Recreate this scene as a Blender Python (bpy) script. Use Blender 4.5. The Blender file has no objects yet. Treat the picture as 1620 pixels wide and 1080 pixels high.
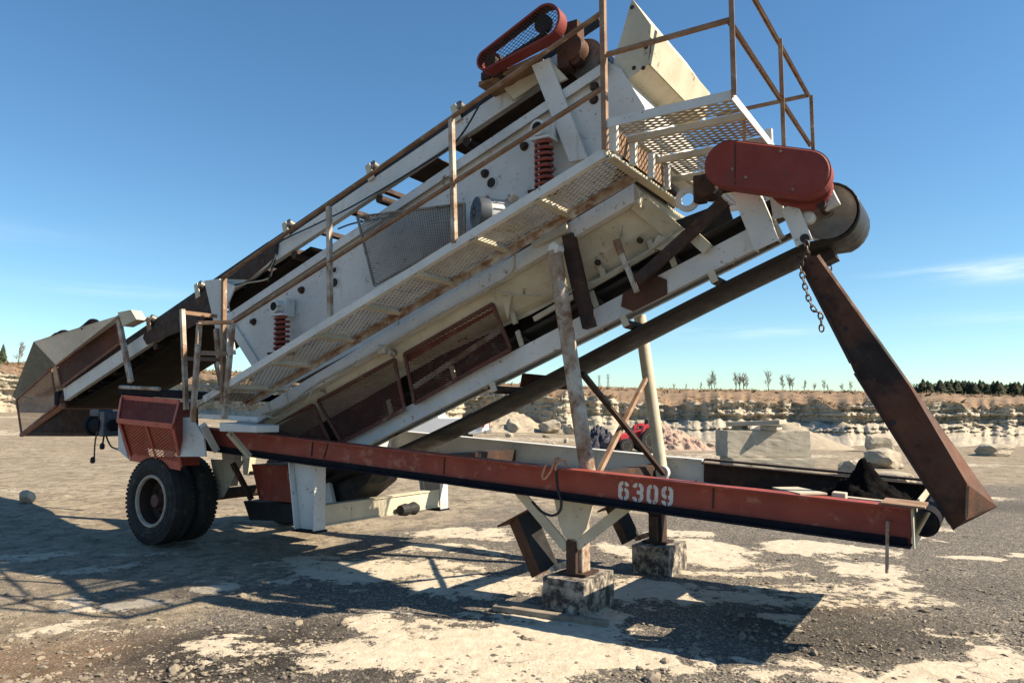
import bpy, bmesh, math, random
import numpy as np
from mathutils import Vector, Matrix, noise as mnoise
random.seed(7); rng = np.random.default_rng(7)
S = bpy.context.scene
COL = S.collection

# ------------------------------------------------------------------ camera, sky, sun, exposure
F_PX = 1178.0; PITCH = math.atan(115/1178.0); CAM_Z = 1.65
cam_d = bpy.data.cameras.new('camera'); cam = bpy.data.objects.new('camera', cam_d); COL.objects.link(cam)
cam_d.sensor_width = 36; cam_d.lens = F_PX/1620*36; cam_d.clip_start = 0.05; cam_d.clip_end = 4000
cam.location = (0, 0, CAM_Z); cam.rotation_euler = (math.pi/2 + PITCH, 0, 0); S.camera = cam
U = Vector((.845, -.535, 0)).normalized(); V = Vector((-U.y, U.x, 0)); Z = Vector((0, 0, 1))
SUN = (U*1.2 + V*.43 + Z*1.04).normalized()
elev = math.asin(SUN.z); azim = math.atan2(SUN.x, SUN.y)
wd = bpy.data.worlds.new('World'); S.world = wd; wd.use_nodes = True
wn = wd.node_tree.nodes; wl = wd.node_tree.links
bg = wn['Background']; sky = wn.new('ShaderNodeTexSky'); sky.sky_type = 'NISHITA'; sky.sun_disc = False
sky.sun_elevation = elev; sky.sun_rotation = azim; sky.altitude = 250; sky.air_density = 1.0; sky.dust_density = .1; sky.ozone_density = 1.3
bg.inputs[1].default_value = .070
# thin high cloud streaks, part of the sky itself (direction based)
tc = wn.new('ShaderNodeTexCoord'); sx = wn.new('ShaderNodeSeparateXYZ'); wl.new(tc.outputs['Generated'], sx.inputs[0])
def wm(op, a, b=None):
    q = wn.new('ShaderNodeMath'); q.operation = op
    for i_, z_ in enumerate((a, b)):
        if z_ is None: continue
        if isinstance(z_, (int, float)): q.inputs[i_].default_value = z_
        else: wl.new(z_, q.inputs[i_])
    return q.outputs[0]
mp = wn.new('ShaderNodeMapping'); mp.inputs['Scale'].default_value = (5, 5, 60); mp.inputs['Rotation'].default_value = (0, .05, 0); wl.new(tc.outputs['Generated'], mp.inputs[0])
nz = wn.new('ShaderNodeTexNoise'); nz.inputs['Scale'].default_value = 1.6; nz.inputs['Detail'].default_value = 7; nz.inputs['Roughness'].default_value = .62; wl.new(mp.outputs[0], nz.inputs[0])
rp = wn.new('ShaderNodeMapRange'); rp.inputs[1].default_value = .34; rp.inputs[2].default_value = .72; wl.new(nz.outputs[0], rp.inputs[0])
yaw_ = wm('ARCTAN2', sx.outputs[0], sx.outputs[1]); cl_sum = None
for az0, el0, wa_, we_, amt in ((.60, .160, .055, .010, .75), (.52, .166, .05, .0035, .4), (.30, .104, .09, .007, .35), (.74, .11, .16, .008, .4), (-.50, .145, .10, .007, .16), (-.85, .2, .2, .012, .4), (1.2, .2, .25, .012, .6), (2.6, .3, .4, .02, .4)):
    e1_ = wm('POWER', wm('ABSOLUTE', wm('DIVIDE', wm('SUBTRACT', yaw_, az0), wa_)), 2); e2_ = wm('POWER', wm('ABSOLUTE', wm('DIVIDE', wm('SUBTRACT', sx.outputs[2], el0), we_)), 2)
    gq = wm('MULTIPLY', wm('EXPONENT', wm('MULTIPLY', wm('ADD', e1_, e2_), -1)), amt); cl_sum = gq if cl_sum is None else wm('ADD', cl_sum, gq)
class _m: pass
mu = _m(); mu.outputs = [wm('MULTIPLY', cl_sum, rp.outputs[0])]
hs = wn.new('ShaderNodeHueSaturation'); hs.inputs['Saturation'].default_value = 1.16; wl.new(sky.outputs[0], hs.inputs['Color'])
mx = wn.new('ShaderNodeMixRGB'); mx.inputs[2].default_value = (9.5, 9.6, 9.8, 1); wl.new(mu.outputs[0], mx.inputs[0]); tn = wn.new('ShaderNodeMixRGB'); tn.blend_type = 'MULTIPLY'; tn.inputs[0].default_value = 1; tn.inputs[2].default_value = (.84, 1.02, 1.05, 1); wl.new(hs.outputs[0], tn.inputs[1]); wl.new(tn.outputs[0], mx.inputs[1]); wl.new(mx.outputs[0], bg.inputs[0])
sl = bpy.data.lights.new('sun', 'SUN'); sl.energy = 5.0; sl.angle = math.radians(.5); sl.color = (1, .86, .66)
so = bpy.data.objects.new('sun', sl); COL.objects.link(so); so.location = (0, 0, 30); so.rotation_euler = (-SUN).to_track_quat('-Z', 'Y').to_euler()
S.view_settings.view_transform = 'Standard'; S.view_settings.look = 'None'; S.view_settings.exposure = 1.14; S.view_settings.gamma = 1
S.render.engine = 'CYCLES'

# ------------------------------------------------------------------ photo pixel -> place
def ray(x, y):
    a = (x-810)/F_PX; b = (540-y)/F_PX
    return Vector((a, math.cos(PITCH)-b*math.sin(PITCH), math.sin(PITCH)+b*math.cos(PITCH)))
def pt(x, y, v):                       # point of the pixel's ray on the upright plane v (metres across the machine)
    d = ray(x, y); return Vector((0, 0, CAM_Z)) + d*(v/d.dot(V))
def W(u, v, w): return U*u + V*v + Z*w
def uw(x, y, v):
    p = pt(x, y, v); return p.dot(U), p.z
def gzu(u):
    return -.0105*(u+3) if u > -12 else .0945+(-12-u)*.025
def gz(x, y):
    u = x*U.x + y*U.y
    return gzu(min(u, 12))
def G(x, y):
    d = ray(x, y); z = 0
    for _ in range(25):
        t = (z-CAM_Z)/d.z; p = Vector((0, 0, CAM_Z)) + d*t; z = gz(p.x, p.y)
    return p
def mirror(p, vc=6.72):
    return p + V*(2*(vc - p.dot(V)))

# ------------------------------------------------------------------ materials
def mat(name, base, rough=.6, metal=0, var=None, scale=6, stain=None, stain_amt=.5, stain_scale=9, detail=6, bump=.0, bump_scale=40, streak=False, spec=.4):
    m = bpy.data.materials.new(name); m.use_nodes = True; n = m.node_tree.nodes; l = m.node_tree.links
    b = n['Principled BSDF']; b.inputs['Roughness'].default_value = rough; b.inputs['Metallic'].default_value = metal; b.inputs['Specular IOR Level'].default_value = spec
    t = n.new('ShaderNodeTexCoord'); co = t.outputs['Object']
    def noise(sc, det=detail, r=.6, mapscale=None, off=0):
        q = n.new('ShaderNodeTexNoise'); q.inputs['Scale'].default_value = sc; q.inputs['Detail'].default_value = det; q.inputs['Roughness'].default_value = r
        mm = n.new('ShaderNodeMapping'); l.new(co, mm.inputs[0]); mm.inputs['Location'].default_value = (off, off*.7, off*.3)
        if mapscale: mm.inputs['Scale'].default_value = mapscale
        l.new(mm.outputs[0], q.inputs[0]); return q.outputs[0]
    def rng_(v, a, b_, c=0, d=1):
        q = n.new('ShaderNodeMapRange'); q.inputs[1].default_value = a; q.inputs[2].default_value = b_; q.inputs[3].default_value = c; q.inputs[4].default_value = d; l.new(v, q.inputs[0]); return q.outputs[0]
    def mix(f, a, c):
        q = n.new('ShaderNodeMixRGB'); l.new(f, q.inputs[0])
        for i, z in ((1, a), (2, c)):
            if isinstance(z, tuple): q.inputs[i].default_value = (*z, 1)
            else: l.new(z, q.inputs[i])
        return q.outputs[0]
    col = base; var = var or tuple(c*.72 for c in base)
    col = mix(rng_(noise(scale), .35, .65), base, var)
    if stain:
        col = mix(rng_(noise(stain_scale, 8, .72, None, 3.1), .66-.2*stain_amt, .72-.14*stain_amt, 0, .95), col, stain)
        if streak:
            col = mix(rng_(noise(34, 4, .6, None, 5.5), .66, .71, 0, .85), col, tuple(c*.6 for c in stain))
            col = mix(rng_(noise(9, 5, .65, (1, 1, .16), 8.2), .62, .80, 0, .5), col, stain)
    l.new(col, b.inputs['Base Color'])
    l.new(rng_(noise(scale*3, 3), .3, .7, max(.05, rough-.12), min(1, rough+.15)), b.inputs['Roughness'])
    if bump:
        q = n.new('ShaderNodeBump'); q.inputs['Strength'].default_value = bump; q.inputs['Distance'].default_value = .01
        l.new(noise(bump_scale, 5), q.inputs['Height']); l.new(q.outputs[0], b.inputs['Normal'])
    return m
RUST = (.16, .062, .025)
M = {}
M['grey'] = mat('worn_pale_paint', (.63, .625, .59), .55, 0, (.48, .485, .47), 1.6, RUST, .28, 9, bump=.35, bump_scale=5, streak=True)
M['cream'] = mat('dusty_cream_paint', (.53, .48, .365), .7, 0, (.40, .355, .26), 2.6, (.10, .065, .035), .28, 5, bump=.15, bump_scale=25, streak=True)
M['rail'] = mat('worn_rail_paint', (.46, .44, .38), .6, 0, (.22, .12, .06), 5, (.16, .07, .03), .75, 6, streak=True)
M['rustrail'] = mat('rusty_rail', (.17, .088, .048), .75, 0, (.28, .185, .12), 6, (.38, .34, .27), .36, 9)
M['rust'] = mat('rust_brown_plate', (.105, .040, .019), .75, .1, (.055, .023, .013), 3, (.014, .010, .009), .85, 1.5, bump=.2, bump_scale=45)
M['rustdark'] = mat('dark_rusty_steel', (.055, .028, .018), .75, .1, (.028, .018, .014), 5, (.13, .05, .02), .4, 8, bump=.2)
M['red'] = mat('faded_red_paint', (.275, .050, .028), .6, 0, (.205, .036, .022), 2.5, (.34, .13, .08), .5, 6, bump=.06)
M['redbright'] = mat('sunfaded_red_guard', (.52, .115, .065), .6, 0, (.40, .08, .045), 6, (.42, .22, .15), .4, 12)
M['reddeep'] = mat('deep_red_guard', (.20, .030, .022), .66, 0, (.16, .026, .02), 3, (.10, .045, .03), .4, 18, bump=.5, bump_scale=5)
M['redmesh'] = mat('red_brown_mesh', (.135, .046, .030), .78, 0, (.08, .032, .022), 3, (.20, .13, .09), .45, 5)
M['brownmesh'] = mat('brown_mesh', (.21, .085, .052), .75, 0, (.14, .058, .038), 3, (.24, .15, .1), .4, 5)
M['navy'] = mat('dark_navy_steel', (.012, .012, .018), .8, 0, (.008, .008, .011), 6, (.045, .03, .024), .3, 16, spec=.12)
M['rubber'] = mat('black_rubber', (.012, .0115, .0115), .75, 0, (.022, .0195, .017), 4, (.06, .05, .038), .42, 6, bump=.15, bump_scale=60)
M['belt'] = mat('worn_conveyor_belt', (.016, .015, .014), .5, 0, (.019, .017, .015), 3, (.026, .022, .017), .3, 4, bump=.1, spec=.3)
M['beltdull'] = mat('dull_sagging_belt', (.014, .013, .012), .95, 0, (.02, .017, .015), 3, spec=.04)
M['black'] = mat('black_grime_and_shade', (.012, .012, .013), .7, 0, (.022, .02, .019), 5)  # also put on sheets and sides that stand for shaded interiors
M['steel'] = mat('polished_drum', (.23, .21, .18), .38, .6, (.14, .12, .1), 4, (.12, .06, .03), .4, 5)
M['grate'] = mat('galvanised_grating', (.40, .36, .28), .6, .1, (.27, .23, .17), 6, (.13, .065, .035), .42, 4)
M['darkmesh'] = mat('dark_wire_mesh', (.23, .205, .17), .65, .1, (.15, .13, .11), 4, (.09, .06, .04), .4, 6)
M['spring'] = mat('red_spring', (.27, .058, .04), .55, 0, (.18, .038, .028), 9, (.09, .035, .025), .4, 20)
M['motor'] = mat('grey_motor_paint', (.42, .43, .43), .5, 0, (.33, .34, .35), 6, (.12, .10, .08), .25, 18)
M['motorblue'] = mat('blue_grey_cowl', (.055, .065, .085), .5, 0, (.04, .05, .065), 6)
M['teal'] = mat('dark_green_grey_panel', (.115, .135, .13), .6, 0, (.09, .105, .10), 3, RUST, .15, 8)
M['cable'] = mat('pale_cable', (.42, .38, .29), .6, 0, (.32, .28, .2), 20)
M['blackcable'] = mat('black_cable', (.016, .016, .018), .5)
M['rope'] = mat('orange_rope', (.50, .24, .14), .8, 0, (.40, .17, .09), 30)
M['white'] = mat('white_stencil_paint', (.58, .55, .52), .7, 0, (.47, .42, .39), 22, (.24, .06, .04), .45, 26)
M['chain'] = mat('rusty_chain', (.11, .085, .075), .55, .4, (.07, .05, .04), 30)
M['rim'] = mat('dirty_rim', (.46, .39, .31), .7, 0, (.32, .24, .18), 9, (.12, .07, .045), .4, 14)
M['hub'] = mat('rusty_red_hub', (.12, .05, .038), .7, 0, (.075, .032, .026), 12)
M['conc'] = mat('weathered_concrete', (.40, .36, .29), .9, 0, (.30, .27, .21), 3, (.16, .14, .115), .3, 5, bump=.5, bump_scale=30, streak=True)
M['timber'] = mat('stained_block', (.42, .37, .30), .9, 0, (.20, .175, .14), 7, (.03, .027, .026), 1.15, 10, bump=.5, bump_scale=35)
M['plank'] = mat('weathered_plank', (.30, .25, .19), .9, 0, (.17, .14, .11), 8, (.1, .08, .06), .4, 14, bump=.4, bump_scale=60)
M['stone'] = mat('limestone_boulder', (.42, .36, .27), .92, 0, (.27, .235, .18), 1.8, (.17, .15, .12), .4, 4, bump=.7, bump_scale=12)
M['gravelheap'] = mat('crushed_stone_heap', (.34, .29, .215), .95, 0, (.27, .225, .165), 3, (.19, .16, .12), .3, 30, bump=.8, bump_scale=18)
M['redrubble'] = mat('reddish_rubble', (.35, .285, .215), .95, 0, (.34, .20, .155), 3.6, (.27, .22, .165), .7, 6, bump=.9, bump_scale=6)
M['blackpile'] = mat('black_tarry_soil', (.004, .004, .0045), .95, 0, (.008, .007, .007), 20, bump=.8, bump_scale=40, spec=.04)
M['carwhite'] = mat('white_car_paint', (.74, .74, .74), .25, 0, (.68, .68, .68), 2, spec=.6)
M['glass'] = mat('dark_glass', (.012, .014, .017), .06, spec=.8)
M['tail'] = mat('red_lens', (.55, .03, .05), .25)
M['chrome'] = mat('dull_chrome', (.5, .5, .5), .3, .9)
M['tractor'] = mat('red_tractor_paint', (.48, .035, .045), .45, 0, (.36, .03, .035), 3)
M['bluetarp'] = mat('dark_blue_tarp', (.018, .019, .034), .7, 0, (.03, .03, .045), 3, bump=.5, bump_scale=8)
M['bark'] = mat('bark', (.10, .075, .055), .95, 0, (.07, .05, .04), 6)
M['twig'] = mat('bare_twigs', (.27, .22, .18), .95, 0, (.21, .17, .14), 2)
M['pine'] = mat('pine_needles', (.030, .042, .020), .9, 0, (.055, .062, .026), .9)
M['shrub'] = mat('dry_shrub', (.16, .10, .055), .95, 0, (.09, .07, .04), .6)
M['pylon'] = mat('pylon_steel', (.35, .36, .38), .6)

# ------------------------------------------------------------------ mesh builder
class MB:
    def __init__(s): s.v = []; s.f = []
    def add(s, vs, fs):
        o = len(s.v); s.v += [Vector(p) for p in vs]; s.f += [tuple(i+o for i in f) for f in fs]; return s
    def prism(s, poly, ext):                       # polygon extruded by a vector
        n = len(poly); a = [Vector(p) for p in poly]; b = [p+ext for p in a]
        return s.add(a+b, [tuple(range(n))[::-1], tuple(range(n, 2*n))] + [(i, (i+1) % n, n+(i+1) % n, n+i) for i in range(n)])
    def box(s, c, ax, ay, az):                     # centre + half-axis vectors
        c = Vector(c); q = [c+ax*i+ay*j+az*k for k in (-1, 1) for j in (-1, 1) for i in (-1, 1)]
        return s.add(q, [(0, 2, 3, 1), (4, 5, 7, 6), (0, 1, 5, 4), (2, 6, 7, 3), (0, 4, 6, 2), (1, 3, 7, 5)])
    def bar(s, a, b, wdt, hgt, side=None):         # rectangular bar a-b, wdt along side, hgt across it
        a = Vector(a); b = Vector(b); d = (b-a).normalized(); side = Vector(side or V); side = (side-d*side.dot(d))
        if side.length < 1e-4: side = d.orthogonal()
        side.normalize(); up = d.cross(side); return s.box((a+b)/2, (b-a)/2, side*wdt/2, up*hgt/2)
    def tube(s, path, r, n=8, caps=True):
        path = [Vector(p) for p in path]; vs = []; fs = []; d0 = (path[1]-path[0]).normalized(); x = d0.orthogonal().normalized()
        for i, p in enumerate(path):
            d = (path[min(i+1, len(path)-1)]-path[max(i-1, 0)]).normalized(); x = (x-d*x.dot(d)).normalized(); y = d.cross(x)
            rr = r[i] if isinstance(r, (list, tuple)) else r
            vs += [p+(x*math.cos(2*math.pi*k/n)+y*math.sin(2*math.pi*k/n))*rr for k in range(n)]
        for i in range(len(path)-1):
            fs += [(i*n+k, i*n+(k+1) % n, (i+1)*n+(k+1) % n, (i+1)*n+k) for k in range(n)]
        if caps: fs += [tuple(range(n))[::-1], tuple(range(len(vs)-n, len(vs)))]
        return s.add(vs, fs)
    def lathe(s, c, axis, prof, n=32, close=True):   # prof: (radius, offset along axis)
        c = Vector(c); axis = Vector(axis).normalized(); x = axis.orthogonal().normalized(); y = axis.cross(x); vs = []; fs = []
        for r, a in prof: vs += [c+axis*a+(x*math.cos(2*math.pi*k/n)+y*math.sin(2*math.pi*k/n))*r for k in range(n)]
        for i in range(len(prof)-1): fs += [(i*n+k, i*n+(k+1) % n, (i+1)*n+(k+1) % n, (i+1)*n+k) for k in range(n)]
        if close: fs += [tuple(range(n))[::-1], tuple(range(len(vs)-n, len(vs)))]
        return s.add(vs, fs)
    def channel(s, a, b, h, fl, t=.012, inward=1, kind='C', up=None):   # a,b: top edge of web (outer face); h deep; flanges towards inward*V
        a = Vector(a); b = Vector(b); d = (b-a).normalized(); dn = d.cross(V).normalized()
        if dn.z > 0: dn = -dn
        vv = V*inward
        s.prism([a, b, b+dn*h, a+dn*h], vv*t)
        for o in (0, h-t):
            p = [a+dn*o, b+dn*o, b+dn*(o+t), a+dn*(o+t)]
            if kind == 'C': s.prism([q+vv*t for q in p], vv*(fl-t))
            else: s.prism([q+vv*(t+.001) for q in p], vv*(fl/2)); s.prism([q-vv*(fl/2+.001) for q in p], vv*(fl/2))
        return s
    def obj(s, name, m, parent=None, smooth=False, bevel=0, origin=None, kind=None, label=None):
        me = bpy.data.meshes.new(name); o = bpy.data.objects.new(name, me); COL.objects.link(o)
        off = world_origin(parent) if parent else Vector((0, 0, 0))
        loc = (Vector(origin)-off) if origin is not None else Vector((0, 0, 0))
        me.from_pydata([tuple(p-off-loc) for p in s.v], [], s.f); me.update()
        o.location = loc
        if parent: o.parent = parent
        bm = bmesh.new(); bm.from_mesh(me); bmesh.ops.recalc_face_normals(bm, faces=bm.faces); bm.to_mesh(me); bm.free()
        me.materials.append(M[m] if isinstance(m, str) else m)
        if smooth:
            me.polygons.foreach_set('use_smooth', [True]*len(me.polygons))
            md = o.modifiers.new('s', 'EDGE_SPLIT'); md.split_angle = math.radians(38)
        if bevel:
            md = o.modifiers.new('b', 'BEVEL'); md.width = bevel; md.segments = 1; md.limit_method = 'ANGLE'
        if kind: o['kind'] = kind
        if label: o['label'] = label
        return o
def world_origin(o):
    p = Vector((0, 0, 0))
    while o: p += o.location; o = o.parent
    return p
def thing(name, label, cat, loc, group=None):
    o = bpy.data.objects.new(name, None); COL.objects.link(o); o.location = loc; o.empty_display_size = .2
    return tag(o, label, cat, group)
def tag(o, label, cat, group=None):
    o['label'] = label; o['category'] = cat
    if group: o['group'] = group
    return o
def copy_tree(o, loc, parent=None, **props):
    c = o.copy(); COL.objects.link(c); c.location = loc; c.parent = parent
    for k, v in props.items(): c[k] = v
    for ch in list(o.children): copy_tree(ch, ch.location.copy(), c)
    return c
def rough_box(c, ax, ay, az, n=9, amp=.012, seed=0):
    bm = bmesh.new(); bmesh.ops.create_cube(bm, size=2); bmesh.ops.subdivide_edges(bm, edges=bm.edges[:], cuts=n, use_grid_fill=True); off = Vector((seed*3.7, seed*1.3, 2.2))
    mb = MB(); vs = []
    for v in bm.verts:
        p = v.co.copy(); e = sorted((abs(p.x), abs(p.y), abs(p.z)))[1]; q = ax*p.x+ay*p.y+az*p.z
        k = amp*(mnoise.noise(q*6+off)*.7+mnoise.noise(q*17+off)*.5)-(amp*1.6*max(0, mnoise.noise(q*9+off)+.1) if e > .98 else 0)
        vs.append(Vector(c)+q+q.normalized()*k)
    bm.verts.index_update(); mb.add(vs, [tuple(v.index for v in f.verts) for f in bm.faces]); bm.free(); return mb
def expanded(mb, a, b, c, d, lw, sw, sd=.004, wide=.006):
    """diamond lattice of real strands over quad a-b-c-d; lw, sw: half diamond along a-b and a-d"""
    a, b, c, d = map(Vector, (a, b, c, d)); nx = max(2, round((b-a).length/lw)); ny = max(2, round((d-a).length/sw))
    nn = (b-a).cross(d-a).normalized()*sd
    def P(i, j):
        s, t = i/nx, j/ny; return (a*(1-s)+b*s)*(1-t)+(d*(1-s)+c*s)*t
    g = [[P(i, j) for j in range(ny+1)] for i in range(nx+1)]
    vs = []; fs = []
    for i in range(nx):
        for j in range(ny):
            p, q = (g[i][j], g[i+1][j+1]) if (i+j) % 2 == 0 else (g[i][j+1], g[i+1][j])
            e = (q-p).normalized().cross(nn.normalized())*wide/2; o = len(vs)
            vs += [p-e, p+e+nn, q+e+nn, q-e, p+nn*.4, q+nn*.4]
            fs += [(o, o+1, o+2, o+3), (o+1, o+4, o+5, o+2), (o+4, o, o+3, o+5)]
    return mb.add(vs, fs)
# ------------------------------------------------------------------ numpy noise
_perm = rng.integers(0, 1 << 30, 4096)
def vnoise(x, y, seed=0):
    xi = np.floor(x).astype(np.int64); yi = np.floor(y).astype(np.int64); fx = x-xi; fy = y-yi
    fx = fx*fx*(3-2*fx); fy = fy*fy*(3-2*fy)
    def h(a, b): return ((_perm[(a*73+b*179+seed*991) & 4095] ^ (a*374761393+b*668265263+seed*69069)) & 0xffff)/65535.
    return (h(xi, yi)*(1-fx)+h(xi+1, yi)*fx)*(1-fy)+(h(xi, yi+1)*(1-fx)+h(xi+1, yi+1)*fx)*fy
def fbm(x, y, o=4, seed=0):
    s = 0; a = .5; t = 0
    for k in range(o): s = s+a*vnoise(x*2**k, y*2**k, seed+k*7); t += a; a *= .55
    return s/t
def np_mesh(name, co, quads, m, attrs=None, smooth=True):
    me = bpy.data.meshes.new(name); me.vertices.add(len(co)); me.vertices.foreach_set('co', co.astype(np.float32).ravel())
    n = len(quads); me.loops.add(n*4); me.polygons.add(n); me.loops.foreach_set('vertex_index', quads.astype(np.int32).ravel())
    me.polygons.foreach_set('loop_start', np.arange(0, n*4, 4, dtype=np.int32)); me.polygons.foreach_set('loop_total', np.full(n, 4, np.int32))
    me.update(calc_edges=True)
    for k, a in (attrs or {}).items():
        at = me.attributes.new(k, 'FLOAT', 'POINT'); at.data.foreach_set('value', a.astype(np.float32).ravel())
    if smooth: me.polygons.foreach_set('use_smooth', np.ones(n, bool))
    o = bpy.data.objects.new(name, me); COL.objects.link(o); me.materials.append(m); return o
def grid_quads(nr, nc):
    i = np.arange(nr-1)[:, None]*nc+np.arange(nc-1)[None, :]
    return np.stack([i, i+1, i+nc+1, i+nc], -1).reshape(-1, 4)
def gz_np(x, y):
    u = np.minimum(x*U.x+y*U.y, 12); return np.where(u > -12, -.0105*(u+3), .0945+(-12-u)*.025)

# ------------------------------------------------------------------ ground material
def ground_material():
    m = bpy.data.materials.new('quarry_floor'); m.use_nodes = True; n = m.node_tree.nodes; l = m.node_tree.links; b = n['Principled BSDF']
    b.inputs['Roughness'].default_value = .93; b.inputs['Specular IOR Level'].default_value = .25
    tcn = n.new('ShaderNodeTexCoord')
    def noise(sc, det=5, r=.6, stretch=None):
        q = n.new('ShaderNodeTexNoise'); q.inputs['Scale'].default_value = sc; q.inputs['Detail'].default_value = det; q.inputs['Roughness'].default_value = r
        mm = n.new('ShaderNodeMapping'); l.new(tcn.outputs['Object'], mm.inputs[0])
        if stretch: mm.inputs['Scale'].default_value = stretch
        l.new(mm.outputs[0], q.inputs[0]); return q.outputs[0]
    def mr(v, a, c, d=0, e=1, smooth=False):
        q = n.new('ShaderNodeMapRange'); q.inputs[1].default_value = a; q.inputs[2].default_value = c; q.inputs[3].default_value = d; q.inputs[4].default_value = e
        if smooth: q.interpolation_type = 'SMOOTHSTEP'
        l.new(v, q.inputs[0]); return q.outputs[0]
    def math_(op, a, c):
        q = n.new('ShaderNodeMath'); q.operation = op
        for i, z in enumerate((a, c)):
            if isinstance(z, (int, float)): q.inputs[i].default_value = z
            else: l.new(z, q.inputs[i])
        return q.outputs[0]
    def mix(f, a, c):
        q = n.new('ShaderNodeMixRGB'); l.new(f, q.inputs[0])
        for i, z in ((1, a), (2, c)):
            if isinstance(z, tuple): q.inputs[i].default_value = (*z, 1)
            else: l.new(z, q.inputs[i])
        return q.outputs[0]
    def att(k):
        q = n.new('ShaderNodeAttribute'); q.attribute_name = k; return q.outputs['Fac']
    fine = noise(48, 3, .75); mid = noise(9, 6, .65); big = noise(1.3, 6, .62); tiny = noise(150, 2, .7)
    vor = n.new('ShaderNodeTexVoronoi'); vor.inputs['Scale'].default_value = 62; l.new(tcn.outputs['Object'], vor.inputs[0])
    chip = mr(vor.outputs['Color'], .62, .80)
    # dark crushed surface with pale chips
    dark = mix(mr(fine, .38, .66), (.062, .056, .050), (.150, .132, .110))
    dark = mix(math_('MULTIPLY', chip, mr(mid, .35, .65, .25, .9)), dark, (.42, .36, .28))
    dark = mix(math_('MULTIPLY', att('brown'), mr(mid, .3, .7, .4, 1)), dark, (.17, .105, .058))
    dark = mix(math_('MULTIPLY', att('deep'), mr(mid, .3, .62, .35, 1)), dark, (.026, .022, .019))
    # tan gravel
    tan = mix(mr(fine, .3, .7), (.255, .21, .15), (.40, .335, .24))
    tan = mix(mr(big, .42, .66), tan, (.215, .172, .12))
    tan = mix(mr(noise(5.5, 7, .8, (1, .6, 1)), .47, .60, 0, .85), tan, (.115, .092, .068))
    tan = mix(mr(noise(4.2, 7, .8, (.7, 1.3, 1)), .56, .66, 0, .7), tan, (.50, .43, .33))
    tan = mix(math_('MULTIPLY', chip, mr(tiny, .3, .6, .1, .7)), tan, (.13, .105, .08))
    base = mix(mr(math_('ADD', att('tan'), mr(mid, 0, 1, -.35, .35)), .38, .62), dark, tan)
    # pale dried crust
    crust = mix(mr(mid, .35, .68), (.54, .475, .375), (.42, .355, .265))
    vc_ = n.new('ShaderNodeTexVoronoi'); vc_.feature = 'DISTANCE_TO_EDGE'; vc_.inputs['Scale'].default_value = 2.2
    wv = n.new('ShaderNodeVectorMath'); wv.operation = 'MULTIPLY_ADD'; nc = n.new('ShaderNodeTexNoise'); nc.inputs['Scale'].default_value = 3; nc.inputs['Detail'].default_value = 5; l.new(tcn.outputs['Object'], nc.inputs[0])
    l.new(nc.outputs['Color'], wv.inputs[0]); wv.inputs[1].default_value = (.5, .5, .5); l.new(tcn.outputs['Object'], wv.inputs[2]); l.new(wv.outputs[0], vc_.inputs[0])
    crack = mr(vc_.outputs['Distance'], .0, .02, 1, 0)
    crust = mix(math_('MULTIPLY', crack, mr(noise(.9, 3), .5, .62)), crust, (.12, .095, .07))
    cm = mr(math_('ADD', att('crust'), math_('ADD', math_('ADD', mr(mid, 0, 1, -.70, .62), mr(noise(3.2, 6, .72), 0, 1, -.70, .60)), mr(fine, 0, 1, -.34, .32))), .42, .54, smooth=True)
    col = mix(cm, base, crust)
    l.new(col, b.inputs['Base Color'])
    h = math_('ADD', math_('MULTIPLY', vor.outputs['Distance'], math_('MULTIPLY', math_('SUBTRACT', 1, cm), -.5)), math_('ADD', math_('MULTIPLY', fine, .5), math_('MULTIPLY', cm, .55)))
    h = math_('ADD', h, math_('MULTIPLY', mid, .7))
    bp = n.new('ShaderNodeBump'); bp.inputs['Strength'].default_value = .75; bp.inputs['Distance'].default_value = .022; l.new(h, bp.inputs['Height']); l.new(bp.outputs[0], b.inputs['Normal'])
    return m
CRUST = [  # centre pixel x,y, half extents px, weight
 (800,1035,270,62,1.0),(1010,1052,150,38,.95),(640,985,120,22,.8),(1480,1060,190,34,.95),(1540,1030,90,18,.85),(1250,1060,60,26,.7),(880,985,150,22,.85),
 (620,905,210,22,.85),(780,930,120,20,.8),(470,890,90,12,.6),(230,955,75,12,.9),(90,965,70,12,.8),(130,990,80,10,.7),(330,930,70,8,.8),(220,1000,55,8,.7),(40,1005,50,12,.6),
 (60,880,80,12,.7),(150,905,90,12,.65),(220,880,60,8,.6),(1380,905,75,22,.85),(1430,935,60,10,.8),(1300,868,110,13,.9),(1110,872,80,20,.9),(1060,845,70,10,.8),
 (1140,905,110,9,.75),(1000,935,90,26,.85),(1090,950,130,16,.75),(1290,950,90,12,.7),(1270,985,60,16,.75),(1545,882,50,8,.9),(1480,838,60,5,.7),(740,840,120,8,.8),(690,872,110,14,.8),
 (840,850,60,10,.55),(980,870,60,12,.75),(1480,1000,60,10,.6),(1600,1010,60,14,.6),(1330,930,50,10,.5),(700,780,90,8,.4),(1560,790,70,4,.7),(1440,850,40,5,.6),(360,860,60,6,.5),(1200,890,60,6,.5)]
DEEP = [(390,1040,200,62,1.3),(1330,995,190,40,.8),(1250,1010,70,20,.5),(300,1015,140,25,.6),(1500,930,150,25,.35),(1560,800,120,8,.55),(780,1000,60,8,.4),(1200,860,60,10,.3)]
BROWN = [(110,1035,150,50,.9),(40,990,80,30,.6),(1330,960,90,12,.35),(230,1070,160,20,.5)]
def project(x, y, z):
    dy = y*math.cos(PITCH)+(z-CAM_Z)*math.sin(PITCH); dz = -y*math.sin(PITCH)+(z-CAM_Z)*math.cos(PITCH)
    ok = dy > .3; dy = np.where(ok, dy, 1); return np.where(ok, 810+F_PX*x/dy, -9999), np.where(ok, 540-F_PX*dz/dy, 9999)
GROUND_PATCHES = {}
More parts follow.
